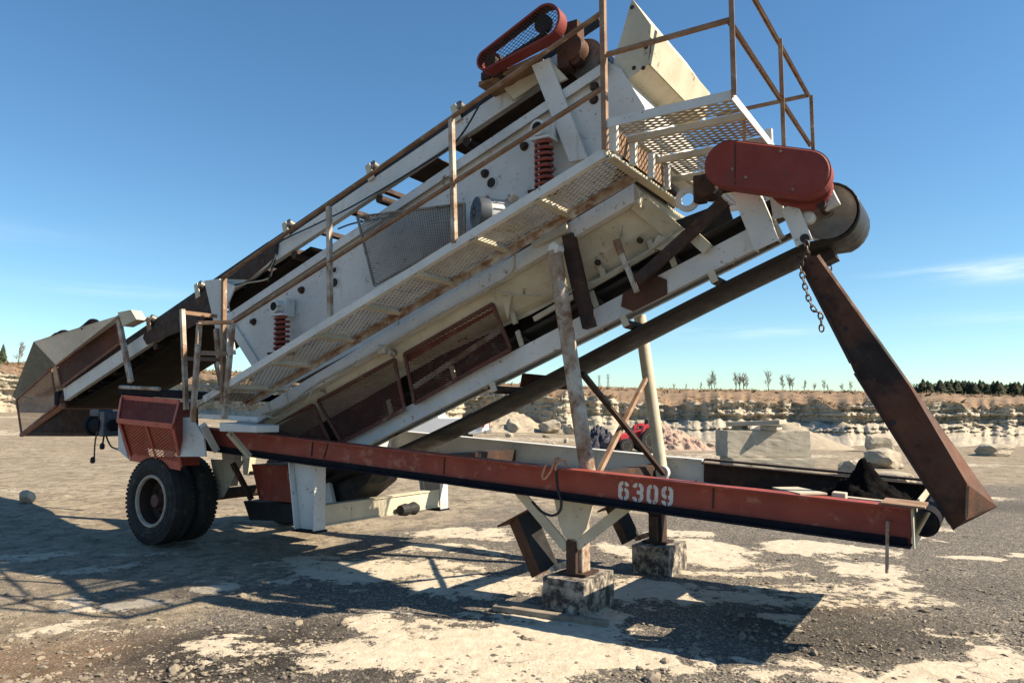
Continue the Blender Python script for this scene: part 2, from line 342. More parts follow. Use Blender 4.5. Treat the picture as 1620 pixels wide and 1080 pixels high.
def ground_patches(lst):       # turn each traced patch into an ellipse lying on the ground
    out = []
    for cx, cy, hx, hy, w in lst:
        c = G(cx, cy); a = G(cx+hx, cy)-c; d = G(cx, cy+min(hy, 30))-c; d = d*(hy/min(hy, 30))
        out.append((c.x, c.y, a.length, max(d.length*.95, .05), w, math.atan2(a.y, a.x)))
    return out
def splat(lst, x, y, seed):
    wx = x+(fbm(x*1.3+5, y*1.3, 4, seed)-.5)*1.3; wy = y+(fbm(x*1.3, y*1.3+9, 4, seed+3)-.5)*1.3; m = np.zeros_like(x)
    for cx, cy, rx, ry, w, an in ground_patches(lst):
        q = ((wx-cx)/rx)**2+((wy-cy)/ry)**2; m = np.maximum(m, w*np.clip(1.15-.62*q, 0, 1))
    return m
def build_ground():
    az = np.concatenate([np.linspace(-180, -52, 60)[:-1], np.linspace(-52, 52, 1000)[:-1], np.linspace(52, 180, 60)])*math.pi/180
    r = np.concatenate([[.05, .6, 1.2, 1.8], np.geomspace(2.3, 16, 420)[:-1], np.geomspace(16, 150, 90)])
    A, R = np.meshgrid(az, r); x = R*np.sin(A); y = R*np.cos(A)
    crust = splat(CRUST, x, y, 1); u = x*U.x+y*U.y; v = x*V.x+y*V.y
    far = np.clip((R-11)/8, 0, 1)
    crust = np.maximum(crust, np.clip((fbm(x*.55, y*.55, 4, 40)-.60)*5, 0, .8)*np.clip((16-R)/5, 0, 1)*.75)
    crust = np.maximum(crust, far*np.clip((fbm(x*.12+3, y*.35, 4, 60)-.5)*4, 0, .75)*.8)
    ss = lambda q, a_, b_: (lambda t: t*t*(3-2*t))(np.clip((q-a_)/(b_-a_), 0, 1))
    wob = (fbm(x*.3, y*.3, 4, 23)-.5)*5
    tanm = ss(R+wob, 8.5, 15)*.80+(fbm(x*.35, y*.35, 4, 20)-.5)*1.0
    tanm = tanm+.45*ss(-x+wob*.6, -.5, 3.5)*ss(R, 4, 8)+.15*ss(-x, 0, 3)
    tanm = tanm-.75*ss(x+wob*.5, 3, 7)*ss(R, 9, 12)*(1-ss(R+wob*.4, 19, 25))+.3*ss(R, 24, 32)
    z = gz_np(x, y)+(fbm(x*2.2, y*2.2, 5, 5)-.5)*.020+(fbm(x*11, y*11, 3, 15)-.5)*.012*np.clip((18-R)/6, 0, 1)+np.clip(crust-.45, 0, .2)*.05+(fbm(x*.2, y*.2, 3, 25)-.5)*.25*np.clip((R-14)/20, 0, 1)
    o = np_mesh('ground', np.stack([x, y, z], -1).reshape(-1, 3), grid_quads(len(r), len(az)), ground_material(),
        dict(crust=crust, deep=splat(DEEP, x, y, 11), brown=splat(BROWN, x, y, 21), tan=np.clip(tanm, 0, 1)))
    o['kind'] = 'structure'; return o
build_ground()

# ------------------------------------------------------------------ quarry wall, plain above it
AZK = np.array([-180, -120, -60, -34.5, -19, -5, 5, 12, 17, 24, 34, 60, 120, 180.])
RC = np.array([95, 95, 95, 91, 70, 57, 55, 53, 52, 52, 54, 60, 80, 95.])
def px_az(x): return math.degrees(math.atan2((x-810)/F_PX, 1.0))
def zpix(y, yc): return CAM_Z+(655-y)/F_PX*yc*1.0
XK = [-900, -300, 0, 400, 700, 950, 1100, 1350, 1620, 2000, 2800]
YT = [575, 578, 590, 606, 617, 631, 637, 638, 639, 640, 640]
YH = [555, 560, 573, 591, 604, 613, 617, 620, 627, 630, 630]
azx = np.array([px_az(x) for x in XK])
def cliff_r(a): return np.interp(a, AZK, RC)+(vnoise(a*.33, a*0, 77)-.5)*5+(vnoise(a*1.7, a*0, 78)-.5)*.7
def ctop(a, r): return (vnoise(a*.9, a*0, 91)-.5)*.7+(vnoise(a*3.1, a*0, 92)-.5)*.35+CAM_Z+(655-np.interp(a, azx, YT))/F_PX*r*np.cos(np.clip(np.radians(a), -1, 1))
def build_wall():
    a = np.concatenate([np.linspace(-180, -50, 120)[:-1], np.linspace(-50, 50, 1700)[:-1], np.linspace(50, 180, 120)]); nh = 56; h = np.linspace(0, 1, nh)
    A, H = np.meshgrid(a, h); R0 = cliff_r(a)[None, :]; s = np.radians(A)*R0
    zb = gz_np(R0*np.sin(np.radians(A)), R0*np.cos(np.radians(A)))-.3; zt = ctop(A, R0)+.0*H
    z = zb+(zt-zb)*H
    right = np.clip((A-3)/10, 0, 1)
    ledge = np.where(H < .5, -5*right*(1-H/.5)-1.6*right, 0)           # lower bench steps forward on the right
    zz = z+(fbm(s*.35, z*.35, 3, 3)-.5)*.45
    sh = 4.6; strata = np.floor(zz*sh+vnoise(s*.07, z*0, 9)*1.5); fs_ = zz*sh+vnoise(s*.07, z*0, 9)*1.5-strata
    jw = .75+.5*vnoise(strata*3.3, strata*0, 4); jj = s*jw+strata*2.63+(vnoise(s*1.3, zz*.8, 6)-.5)*.7; joint = np.floor(jj); fj = jj-joint
    blk = vnoise(joint*13.0+.5*0, strata*7.0, 31); col_ = vnoise(np.floor(s*.42+vnoise(s*.6, z*.2, 66))*5.0, strata*0, 35)
    gap = np.clip(1-np.minimum(fj, 1-fj)/.07, 0, 1)*.35+np.clip(1-np.minimum(fs_, 1-fs_)/.10, 0, 1)*.22
    d = (vnoise(strata*5.0, s*.12, 44)-.5)*.55+(blk-.5)*.28+(col_-.5)*.2+gap*.45+(fbm(s*2.5, z*6.5, 5, 8)-.5)*.6
    talus = np.clip((.30-H)/.30, 0, 1); d = d*(1-.75*talus)-talus*2.2+talus*(fbm(s*1.2, z*2, 4, 18)-.5)*1.6
    d = d*(.45+1.3*vnoise(s*.045, z*.2, 71))
    R = R0+ledge+d*np.clip((1-H)*14, 0, 1)
    x = R*np.sin(np.radians(A)); y = R*np.cos(np.radians(A))
    o = np_mesh('quarry_wall', np.stack([x, y, z], -1).reshape(-1, 3), grid_quads(nh, len(a)), mat('limestone_wall', (.43, .375, .285), .95, 0, (.31, .27, .205), 1.0, (.16, .14, .11), .5, 2.6, bump=1.0, bump_scale=7, streak=True), smooth=False)
    o['kind'] = 'structure'
build_wall()
def plain_z(A, R):
    R0 = cliff_r(A); zt = ctop(A, R0); rh = 330.; zh = CAM_Z+(655-np.interp(A, azx, YH))/F_PX*rh*np.cos(np.clip(np.radians(A), -1, 1))
    t = np.clip((R-R0)/(rh-R0), 0, 1); return zt+(zh-zt)*t
def build_plain():
    a = np.concatenate([np.linspace(-180, -50, 90)[:-1], np.linspace(-50, 50, 700)[:-1], np.linspace(50, 180, 90)])
    t = np.concatenate([np.linspace(0, .06, 30)[:-1], np.linspace(.06, 1, 60), [1.6, 3, 6]])
    A, T = np.meshgrid(a, t); R0 = cliff_r(A)-.02; R = R0+(330-R0)*T
    z = plain_z(A, R)+(fbm(A*1.2, R*.12, 4, 50)-.5)*np.clip(R/120, .4, 2.2)*.8; z = np.where(T == 0, plain_z(A, R)-.02, z); z = np.where(T > 1, z-2, z)
    o = np_mesh('grassland', np.stack([R*np.sin(np.radians(A)), R*np.cos(np.radians(A)), z], -1).reshape(-1, 3), grid_quads(len(t), len(a)), mat('dry_grass_plain', (.235, .15, .082), 1, 0, (.155, .10, .055), .12, (.30, .215, .13), .5, .5, bump=1, bump_scale=1.5))
    o['kind'] = 'structure'
build_plain()
def on_plain(xpix, R):
    a = px_az(xpix); z = float(plain_z(np.array([a]), np.array([R]))[0]); return Vector((R*math.sin(math.radians(a)), R*math.cos(math.radians(a)), z-.2))

# low dry shrubs along the rim, too many to count
def scatter_shrubs():
    mb = MB(); vs = []; fs = []
    for k in range(2600):
        x = random.uniform(-500, 1900); a = px_az(x); r0 = float(cliff_r(np.array([a]))[0]); R = r0+.6+abs(random.gauss(0, 26)) if random.random() < .5 else random.uniform(150, 325)
        p = on_plain(x, R); s = random.uniform(.15, .5) if R < 150 else random.uniform(.5, 1.9)
        for j in range(7):
            d = Vector((random.gauss(0, 1), random.gauss(0, 1), abs(random.gauss(0, .9))+.2)).normalized()*s*random.uniform(.5, 1); e = d.orthogonal().normalized()*s*.22; o = len(vs)
            q = p+Vector((random.gauss(0, s*.4), random.gauss(0, s*.4), .1)); vs += [q-e, q+e, q+d]; fs.append((o, o+1, o+2))
    mb.v = vs; mb.f = fs; o = mb.obj('shrubs', 'shrub', kind='stuff'); tag(o, 'dry brown scrub and grass tufts along the quarry rim', 'scrub')
scatter_shrubs()

# ------------------------------------------------------------------ trees on the plain
def conifer(h, seed):
    r = random.Random(seed); t = MB().tube([(0, 0, 0), (0, 0, h*.6), (0, 0, h)], [h*.022, h*.014, h*.003], 6); c = MB(); vs = []; fs = []
    n = 420
    for k in range(n):
        q = r.random()**.8; z = h*(.10+.9*q); rad = h*.27*(1-q)**.7*(0.55+.6*r.random())+.05; an = r.uniform(0, 6.283)
        d = Vector((math.cos(an), math.sin(an), -.28-.2*r.random())); b = Vector((0, 0, z)); tip = b+d*rad; sd = Vector((-d.y, d.x, 0))*rad*.34; o = len(vs)
        m = b+d*rad*.55
        vs += [b, m+sd+Vector((0, 0, rad*.1)), tip, m-sd, m+Vector((0, 0, rad*.28))]; fs += [(o, o+1, o+4), (o+1, o+2, o+4), (o+2, o+3, o+4), (o+3, o, o+4)]
    c.v = vs; c.f = fs; return t, c
def bare(h, seed):
    r = random.Random(seed); t = MB(); t.tube([(0, 0, 0), (r.uniform(-.1, .1), 0, h*.4), (r.uniform(-.3, .3), 0, h*.75)], [h*.02, h*.014, h*.006], 6); c = MB()
    def br(p, d, L, rad, depth):
        q = p+d*L; c.tube([p, (p+q)/2+Vector((r.gauss(0, .03), r.gauss(0, .03), 0))*L, q], [rad, rad*.8, rad*.45], 4, False)
        if depth:
            for k in range(5): br(p+d*L*r.uniform(.35, 1), (d+Vector((r.gauss(0, .5), r.gauss(0, .5), r.uniform(0, .5)))).normalized(), L*r.uniform(.45, .7), rad*.55, depth-1)
    for k in range(14):
        z = h*r.uniform(.18, .78); an = r.uniform(0, 6.283); br(Vector((0, 0, z)), Vector((math.cos(an)*.55, math.sin(an)*.55, 1)).normalized(), h*r.uniform(.18, .3), h*.009, 2)
    return t, c
def make_tree(name, fn, h, seed, label, group, crown_m, p):
    t, c = fn(h, seed); root = thing(name, label, 'tree', (0, 0, 0), group); t.obj('trunk', 'bark', root); c.obj('crown', crown_m, root); root.location = p; return root
pr = [make_tree('pine_tree', conifer, 8.5, 10+k, 'dark green conifer in the wood on the horizon', 'conifers on the horizon', 'pine', on_plain(1460+45*k, 300)) for k in range(3)]
for q_ in pr: q_.scale = (1.0, 1.0, .68)
for k in range(100):
    x = 1425+k*2.4+random.uniform(-3, 3); s = random.uniform(.55, .80)*(.6 if x < 1455 else 1)
    c = copy_tree(pr[k % 3], on_plain(x, random.uniform(285, 325))); c.scale = (s*1.5, s*1.5, s*.82); c.rotation_euler.z = random.uniform(0, 6)
def undergrowth():
    vs = []; fs = []
    for k in range(5200):
        x = random.uniform(1380, 1690); p = on_plain(x, random.uniform(300, 328)); hh = random.uniform(1.2, 4.6)*(.45 if x < 1440 else 1)
        q = p+Vector((random.gauss(0, 1.2), random.gauss(0, 1.2), random.uniform(0, 1)**1.5*hh)); d = Vector((random.gauss(0, 1), random.gauss(0, .5), random.gauss(0, 1)+.6)).normalized()*random.uniform(.4, .9); e = d.orthogonal().normalized()*.35; o = len(vs); vs += [q-e, q+e, q+d]; fs.append((o, o+1, o+2))
    mb = MB(); mb.v = vs; mb.f = fs; o = mb.obj('undergrowth', 'pine', kind='stuff'); tag(o, 'dark undergrowth filling the wood on the horizon', 'undergrowth')
undergrowth()
for x, s in ((2, .95), (-22, 1.2), (-45, 1.0)):
    c = copy_tree(pr[1], on_plain(x, 200), label='conifer on the rim beyond the feed hopper', group='conifers beyond the feed hopper'); c.scale = (s*.6, s*.6, s*.6)
br_ = [make_tree('bare_tree', bare, 7.5, 30+k, 'leafless tree standing on the dry plain', 'leafless trees on the plain', 'twig', on_plain(1125+45*k, 290)) for k in range(3)]
for k, (x, s) in enumerate([(1108, .45), (1122, .75), (1130, .8), (1164, .95), (1176, 1.0), (1181, .7), (1238, .85), (1249, .95), (1253, .7), (1272, .6), (1288, .5), (1303, .6), (1309, .4), (1331, .5), (1345, .55), (1085, .35), (1066, .4), (1378, .5), (1392, .6), (1401, .45), (1418, .6)]):
    c = copy_tree(br_[k % 3], on_plain(x, 300)); c.scale = (s, s, s); c.rotation_euler.z = k*1.3
c = copy_tree(br_[0], on_plain(28, 200), label='bushy leafless tree beyond the feed hopper'); c.scale = (.8, .8, .75); del c['group']
def pylon(xp, R, h, label):
    p = on_plain(xp, R); root = thing('power_pylon', label, 'pylon', p, 'power pylons'); mb = MB()
    for sx in (-1, 1):
        for sy in (-1, 1): mb.bar(p+Vector((sx*h*.08, sy*h*.08, 0)), p+Vector((sx*h*.015, sy*h*.015, h)), .12, .12)
    for i in range(7):
        a = h*(.08-.009*i); z0 = h*i/8; z1 = h*(i+1)/8; b = h*(.08-.009*(i+1))
        mb.bar(p+Vector((-a, -a, z0)), p+Vector((b, -b, z1)), .08, .08); mb.bar(p+Vector((a, -a, z0)), p+Vector((-b, -b, z1)), .08, .08)
    mb.obj('lattice_mast', 'pylon', root); arms = MB()
    for z in (.72, .84, .96): arms.bar(p+Vector((-h*.16, 0, h*z)), p+Vector((h*.16, 0, h*z)), .14, .14)
    arms.obj('cross_arms', 'pylon', root)
pylon(948, 320, 5.5, 'far lattice power pylon on the plain'); pylon(962, 320, 6, 'far lattice power pylon on the plain')

# ------------------------------------------------------------------ heaps, boulders, blocks
def rock_mesh(sx, sy, sz, seed, blocky=.5, sub=3):
    bm = bmesh.new(); bmesh.ops.create_icosphere(bm, subdivisions=sub, radius=1); r = random.Random(seed); off = Vector((r.uniform(0, 50), r.uniform(0, 50), r.uniform(0, 50)))
    planes = [(Vector((r.gauss(0, 1), r.gauss(0, 1), r.gauss(0, .7))).normalized(), r.uniform(.55, .85)) for _ in range(15)]
    for v in bm.verts:
        p = v.co.copy()
        for n_, d_ in planes:
            k = p.dot(n_)
            if k > d_: p -= n_*(k-d_)
        if blocky:
            m = max(abs(p.x), abs(p.y), abs(p.z)); p = p.lerp(p/m*.8, blocky*.6)
        p *= 1+.16*mnoise.noise(p*1.7+off)+.07*mnoise.noise(p*5+off)
        v.co = Vector((p.x*sx, p.y*sy, p.z*sz))
    me = bpy.data.meshes.new('rock'); bm.to_mesh(me); bm.free(); return me
def boulder(px, py, wpx, hpx, label, seed, blocky=.5, m='stone', group=None, lift=.0, depth_ratio=.8, name='boulder'):
    p = G(px, py); s = p.y/F_PX; sx = wpx*s/2; sz = hpx*s/2
    me = rock_mesh(sx, sx*depth_ratio, sz*1.15, seed, blocky); me.materials.append(M[m]); o = bpy.data.objects.new(name, me); COL.objects.link(o)
    o.location = p+Vector((0, sx*depth_ratio, sz*.75+lift)); o.rotation_euler.z = seed*.7; tag(o, label, 'rock', group); return o
boulder(34, 797, 46, 22, 'small pale rock on the floor left of the trailer wheels', 3, .3, depth_ratio=.6)
boulder(1590, 722, 70, 22, 'blocky boulder alone on the floor right of the rusty chute', 5, .8)
boulder(1362, 755, 70, 32, 'pale squared stone behind the black heap', 6, .9)
boulder(1412, 742, 80, 34, 'large grey slab boulder behind the black heap', 7, .7)
boulder(1425, 768, 84, 22, 'low cracked pale stone beside the black heap', 8, .9)
boulder(1402, 716, 54, 34, 'grey boulder at the foot of the pale gravel cone', 9, .5)
boulder(1500, 716, 50, 20, 'flat rock on the floor behind the rusty chute', 10, .5)
boulder(1298, 706, 34, 16, 'grey rock between the concrete blocks and gravel heap', 11, .6)
boulder(810, 684, 34, 24, 'dark triangular rock on the road by the quarry wall', 12, .3)
boulder(872, 685, 46, 24, 'rounded boulder by the quarry wall behind the near strut', 13, .3)
boulder(905, 687, 34, 18, 'pale boulder by the quarry wall beside the near strut', 14, .5)
for k in range(26):
    boulder(random.choice([random.uniform(1050, 1280), random.uniform(1440, 1640), random.uniform(700, 900)]), random.uniform(700, 708) if k % 2 else random.uniform(690, 704), random.uniform(8, 22), random.uniform(5, 12), 'small fallen rock at the foot of the quarry wall', 40+k, .4, group='fallen rocks under the quarry wall', name='fallen_rock')
def heap(name, x0, x1, ybase, ytop, label, m, seed, depth, rough=.10, lumps=0, peak=.45, cat='heap', z_add=0, kind=None):
    p0 = G(x0, ybase); p1 = G(x1, ybase); s = p0.y/F_PX; w = (p1-p0).length; h = (ybase-ytop)*s; n = 110; co = []
    ax = (p1-p0).normalized(); ay = Vector((-ax.y, ax.x, 0)); c = (p0+p1)/2+ay*depth/2
    xs = np.linspace(-1, 1, n); X, Y = np.meshgrid(xs, xs); rr = np.sqrt(np.where(X < (peak*2-1), (X-(peak*2-1))/(peak*2), (X-(peak*2-1))/(2-peak*2))**2+Y**2)
    H = np.clip(1-rr, 0, 1); H = H*(1+.25*(fbm(X*2+seed, Y*2, 3, seed)-.5))+(fbm(X*9, Y*9+seed, 5, seed+2)-.5)*rough*np.clip(H*6, 0, 1)
    if lumps: H = H+np.abs(vnoise(X*9, Y*9, seed+5)-.5)*lumps*np.clip(H*5, 0, 1)
    P3 = [c+ax*float(X[i, j])*w/2+ay*float(Y[i, j])*depth/2+Vector((0, 0, float(H[i, j])*h-.03+z_add)) for i in range(n) for j in range(n)]
    o = np_mesh(name, np.array([tuple(q-c) for q in P3]), grid_quads(n, n), M[m]); o.location = c; tag(o, label, cat)
    if kind: o['kind'] = kind
    return o
heap('gravel_heap', 1235, 1412, 712, 662, 'big tan gravel stockpile in front of the quarry wall', 'gravelheap', 3, 9, .05, peak=.42)
heap('gravel_heap', 1345, 1440, 700, 666, 'small pale gravel cone beside the tan stockpile', 'gravelheap', 5, 6, .05, peak=.4)
heap('rubble_heap', 1010, 1170, 712, 668, 'wide reddish rubble heap behind the far strut', 'redrubble', 7, 8, .6, .05, peak=.5)
heap('rubble_heap', 690, 905, 684, 650, 'pale spoil bank at the foot of the quarry wall by the pickup', 'gravelheap', 9, 6, .3, .2, peak=.7)
heap('tarp_heap', 930, 1010, 712, 672, 'dark blue tarpaulin heap beside the red tractor', 'bluetarp', 8, 2.2, .5, .10, peak=.4)
def cblock(x0, x1, y0, y1, ybase, dep, label, hh=None, z0=None, yaw=.12, name='concrete_block', tilt=0):
    a = G(x0, ybase); b = G(x1, ybase); s = (a.y+b.y)/2/F_PX; w = (b-a).length; h = hh or (y1-y0)*s; z = a.z if z0 is None else z0
    ax = (b-a).normalized(); ay = Vector((-ax.y, ax.x, 0)); c = (a+b)/2+ay*dep/2; c.z = z
    mb = rough_box(c+Z*h/2, ax*w/2, ay*dep/2, Z*h/2, 12, .02, w); o = mb.obj(name, 'conc', origin=c); tag(o, label, 'concrete block', 'stacked concrete blocks'); return c, z+h
c1, zt1 = cblock(1160, 1290, 726, 752, 752, .95, 'lower concrete block of the stack behind the trailer')
c2, zt2 = cblock(1152, 1284, 687, 728, 751, .85, 'upper concrete block of the stack behind the trailer', .72, zt1+.012)
mb = MB(); aa = pt(1170, 684, c2.dot(V)-.3); q = c2+Vector((-.15, 0, 0)); q.z = zt2+.2; mb.box(q, U*.72+Z*.03, V*.42, Z*.065); mb.box(q+U*.40-Z*.13, U*.22, V*.3, Z*.06); mb.box(q-U*.45-Z*.135, U*.15, V*.3, Z*.055)
tag(mb.obj('concrete_slab', 'conc', bevel=.015, origin=q), 'thin pale slab lying on top of the concrete blocks', 'slab')

# ------------------------------------------------------------------ vehicles far behind
def wheel_simple(parent, c, r, w, axis):
    t = MB().lathe(c, axis, [(r*.6, -w/2), (r*.93, -w/2), (r, -w*.3), (r, w*.3), (r*.93, w/2), (r*.6, w/2)], 28).obj('wheel', 'rubber', parent, True)
    MB().lathe(c, axis, [(r*.1, -w*.42), (r*.58, -w*.36), (r*.6, -w*.51), (r*.62, -w*.51), (r*.62, w*.2)], 24).obj('rim', 'chrome', t, True)
def pickup():
    p = G(742, 703); base = Vector((p.x+.65, p.y, p.z)); root = thing('pickup_truck', 'white pickup truck parked beyond the trailer with red tail light', 'pickup', base)
    fx = Vector((-1, .10, 0)).normalized(); fy = Vector((fx.y, -fx.x, 0)); fy = -fy if fy.y < 0 else fy
    def L(x, y, z): return base+fx*x+fy*y+Z*z
    side = [(0, .55), (0, 1.12), (.05, 1.2), (2.0, 1.2), (2.05, 1.25), (2.3, 1.78), (2.7, 1.86), (3.6, 1.84), (4.25, 1.22), (5.4, 1.1), (5.6, .95), (5.6, .5), (5.3, .45), (0.3, .45)]
    MB().prism([L(x, 0, z) for x, z in side], fy*1.9).obj('body', 'carwhite', root, bevel=.04)
    MB().prism([L(x, -.006, z) for x, z in [(2.45, 1.3), (2.6, 1.72), (3.5, 1.72), (4.0, 1.28)]], fy*.004).obj('side_window', 'glass', root)
    for x in (1.15, 4.5):
        for y in (.12, 1.78): wheel_simple(root, L(x, y, .39), .39, .27, fy)
        MB().lathe(L(x, -.004, .42), fy, [(.05, 0), (.47, 0), (.47, .01)], 28).obj('wheel_arch', 'black', root)
    for y in (-.012, 1.82): MB().box(L(.02, y+.05, .98), fx*.06, fy*.07, Z*.2).obj('tail_light', 'tail', root, bevel=.01)
    MB().box(L(-.07, .95, .56), fx*.06, fy*.9, Z*.08).obj('bumper', 'chrome', root, bevel=.02)
    MB().box(L(-.012, .95, .93), fx*.01, fy*.62, Z*.2).obj('tailgate', 'carwhite', root, bevel=.01)
pickup()
def tractor():
    p = G(1012, 716); root = thing('red_tractor', 'small red tractor parked beside the dark tarpaulin heap', 'tractor', p); fx = Vector((1, .25, 0)).normalized(); fy = Vector((-fx.y, fx.x, 0)); s = .8
    def L(x, y, z): return p+(fx*x+fy*y+Z*z)*s
    MB().prism([L(x, .35, z) for x, z in [(-.9, .55), (-.9, .95), (-.2, 1.0), (.1, 1.15), (1.2, 1.1), (1.25, .6)]], fy*.5*s).obj('hood', 'tractor', root, bevel=.03)
    for y in (-.05, 1.1): MB().prism([L(x, y, z) for x, z in [(.1, .9), (.2, 1.35), (.6, 1.5), (1.1, 1.35), (1.2, .9), (.9, 1.2), (.4, 1.25)]], fy*.2*s).obj('mudguard', 'tractor', root, bevel=.02)
    for y in (.0, 1.2): wheel_simple(root, L(.65, y, .62), .62*s, .32*s, fy); wheel_simple(root, L(-.7, y+.05, .36), .36*s, .22*s, fy)
    MB().box(L(.5, .6, 1.3), fx*.2*s, fy*.2*s, Z*.05*s).obj('seat', 'black', root, bevel=.02); MB().box(L(.68, .6, 1.5), fx*.04*s, fy*.2*s, Z*.18*s).obj('backrest', 'black', root, bevel=.02)
    MB().tube([L(.1, .6, 1.1), L(.2, .6, 1.5)], .02*s, 8).obj('steering_column', 'black', root)
    MB().tube([L(-.5, .5, 1.0), L(-.5, .5, 1.45)], .035*s, 8).obj('exhaust', 'black', root)
    MB().prism([L(-1.6, y, z) for y, z in [(-.1, .1), (-.1, .5), (1.3, .5), (1.3, .1)]], fx*.08*s).obj('front_blade', 'bluetarp', root)
tractor()

# loose stones on the floor
def scatter_gravel():
    vs = []; fs = []
    ico = bmesh.new(); bmesh.ops.create_icosphere(ico, subdivisions=1, radius=1); iv = np.array([v.co[:] for v in ico.verts]); ift = [tuple(v.index for v in f.verts) for f in ico.faces]; ico.free()
    n = 5200; k = 0; allv = []; o = 0
    while k < n:
        x = random.uniform(-100, 1720); y = 1085-abs(random.gauss(0, 130))
        if y < 745: continue
        p = G(x, y); s = min(.045, .006*math.exp(random.gauss(.25, .5))*(1+.03*p.y)); j = 1+.3*rng.standard_normal((len(iv), 1))*.6
        sc = np.array([s*random.uniform(.7, 1.5), s*random.uniform(.7, 1.5), s*random.uniform(.4, .9)]); an = random.uniform(0, 6.28); ca, sa = math.cos(an), math.sin(an)
        q = iv*j*sc; q = np.stack([q[:, 0]*ca-q[:, 1]*sa, q[:, 0]*sa+q[:, 1]*ca, q[:, 2]], 1)+np.array([p.x, p.y, p.z+s*.15]); allv.append(q); fs += [tuple(i+o for i in f) for f in ift]; o += len(iv); k += 1
    me = bpy.data.meshes.new('loose_gravel'); me.from_pydata(np.concatenate(allv).tolist(), [], fs); ob = bpy.data.objects.new('loose_gravel', me); COL.objects.link(ob)
    me.materials.append(mat('loose_stone', (.30, .25, .185), .95, 0, (.10, .085, .07), 4)); ob['kind'] = 'stuff'; tag(ob, 'loose gravel scattered over the quarry floor', 'gravel')
scatter_gravel()
# ================================================================== the screening plant
VN, VF = 5.52, 7.92
PL = thing('screening_plant', 'portable quarry screening plant with red chassis, inclined conveyors and walkway', 'screening plant', W(-4.6, 6.72, gzu(-4.6)))
PL['label'] = 'towed screening plant with red chassis beam numbered 6309 and inclined conveyors'
def plate(px, v, t, name, m, parent=PL, **k):
    return MB().prism([pt(x, y, v) for x, y in px], V*t).obj(name, m, parent, **k)

# ---------------- chassis
T0, T1 = pt(406, 686, VN), pt(1438, 803, VN); du = (T1-T0).normalized(); dn = du.cross(V).normalized(); dn = -dn if dn.z > 0 else dn
def on_beam(u, v=VN, down=0):       # top edge of the chassis beams at station u
    t = (u-T0.dot(U))/du.dot(U); p = T0+du*t+dn*down; return p+V*(v-VN)
HB = .262
nb = MB(); A, B = on_beam(-9.35, VN+.07), on_beam(-.44, VN+.07)
nb.prism([A+dn*.016, B+dn*.016, B+dn*(HB-.016), A+dn*(HB-.016)], V*.014)
beam = nb.obj('chassis_beam', 'red', PL)
fl = MB(); fl.prism([on_beam(-9.35), on_beam(-.44), on_beam(-.44, VN, .0155), on_beam(-9.35, VN, .0155)], V*.155); fl.obj('top_flange', 'red', beam)
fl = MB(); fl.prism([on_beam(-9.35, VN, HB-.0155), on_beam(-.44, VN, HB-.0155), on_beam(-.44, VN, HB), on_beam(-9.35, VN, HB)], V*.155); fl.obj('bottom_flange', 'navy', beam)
fl = MB(); fl.prism([on_beam(-7.6, VN+.045, HB-.066), on_beam(-.46, VN+.045, HB-.058), on_beam(-.46, VN+.045, HB-.016), on_beam(-7.6, VN+.045, HB-.016)], V*.022); fl.obj('lower_web_strip', 'navy', beam)  # dark navy strip along the lower web of the near beam
for x in (494, 519, 704, 1128):
    u = pt(x, 730, VN+.07).dot(U); s_ = .02 if x != 519 else .045; q = on_beam(u, VN+.066, .018); q2 = on_beam(u-(.05 if x == 519 else 0), VN+.066, HB-.085)
    MB().bar(q, q2, .008, .012).obj('weld_seam', 'rustdark', beam)
fb = MB(); A, B = on_beam(-9.35, VF-.08), on_beam(-2.55, VF-.08)
fb.prism([A+dn*.016, B+dn*.016, B+dn*(HB-.016), A+dn*(HB-.016)], V*.014)
fb.prism([on_beam(-9.35, VF-.155), on_beam(-2.55, VF-.155), on_beam(-2.55, VF-.155, .0155), on_beam(-9.35, VF-.155, .0155)], V*.155)
fb.prism([on_beam(-9.35, VF-.155, HB-.0155), on_beam(-2.55, VF-.155, HB-.0155), on_beam(-2.55, VF-.155, HB), on_beam(-9.35, VF-.155, HB)], V*.155)
fbo = fb.obj('chassis_beam', 'grey', PL, label='grey painted far chassis beam')
fr = MB(); A, B = on_beam(-2.545, VF-.08, .03), on_beam(-.44, VF-.08, .03); fr.channel(A, B, HB-.03, .1, .014, -1); fr.bar(on_beam(-2.545, VF-.05), on_beam(-.44, VF-.05), .1, .02)
fr.obj('rusty_beam_end', 'rustdark', fbo)
# front deck between the beams with two square lifting openings
dk = MB(); d0, d1 = -1.98, -.46; hu0, hu1 = -1.42, -1.12; WD = HB-.03
vs = [VN+.155, VN+.165, VN+.56, 6.95, 7.43, VF-.17]
def dq(u0, u1, v0, v1): dk.prism([on_beam(u0, v0, WD), on_beam(u1, v0, WD), on_beam(u1, v1, WD), on_beam(u0, v1, WD)], dn*.012)
dq(d0, hu0, vs[0], vs[5]); dq(hu1, d1, vs[0], vs[5])
for a_, b_ in ((vs[0], vs[1]), (vs[2], vs[3]), (vs[4], vs[5])): dq(hu0, hu1, a_, b_)
dk.obj('front_deck', 'rustdark', PL)
MB().bar(on_beam(-1.05, VN+.10, -.01), on_beam(-1.32, VN+.45, .005), .2, .012, U).obj('deck_plate', 'cream', PL)
MB().box(on_beam(-.9, VN+.22, .06), du*.045, V*.045, dn*.09).obj('timber_stub', 'cream', PL, bevel=.004)
MB().channel(on_beam(-.9, VN+.5, .03), on_beam(-.46, VN+.5, .03), .15, .08, .012).obj('deck_channel', 'cream', PL)
ec = MB(); ec.bar(on_beam(-.43, VN+.02, HB/2), on_beam(-.43, VF-.02, HB/2), .012, HB, U); ec.obj('end_plate', 'cream', PL)
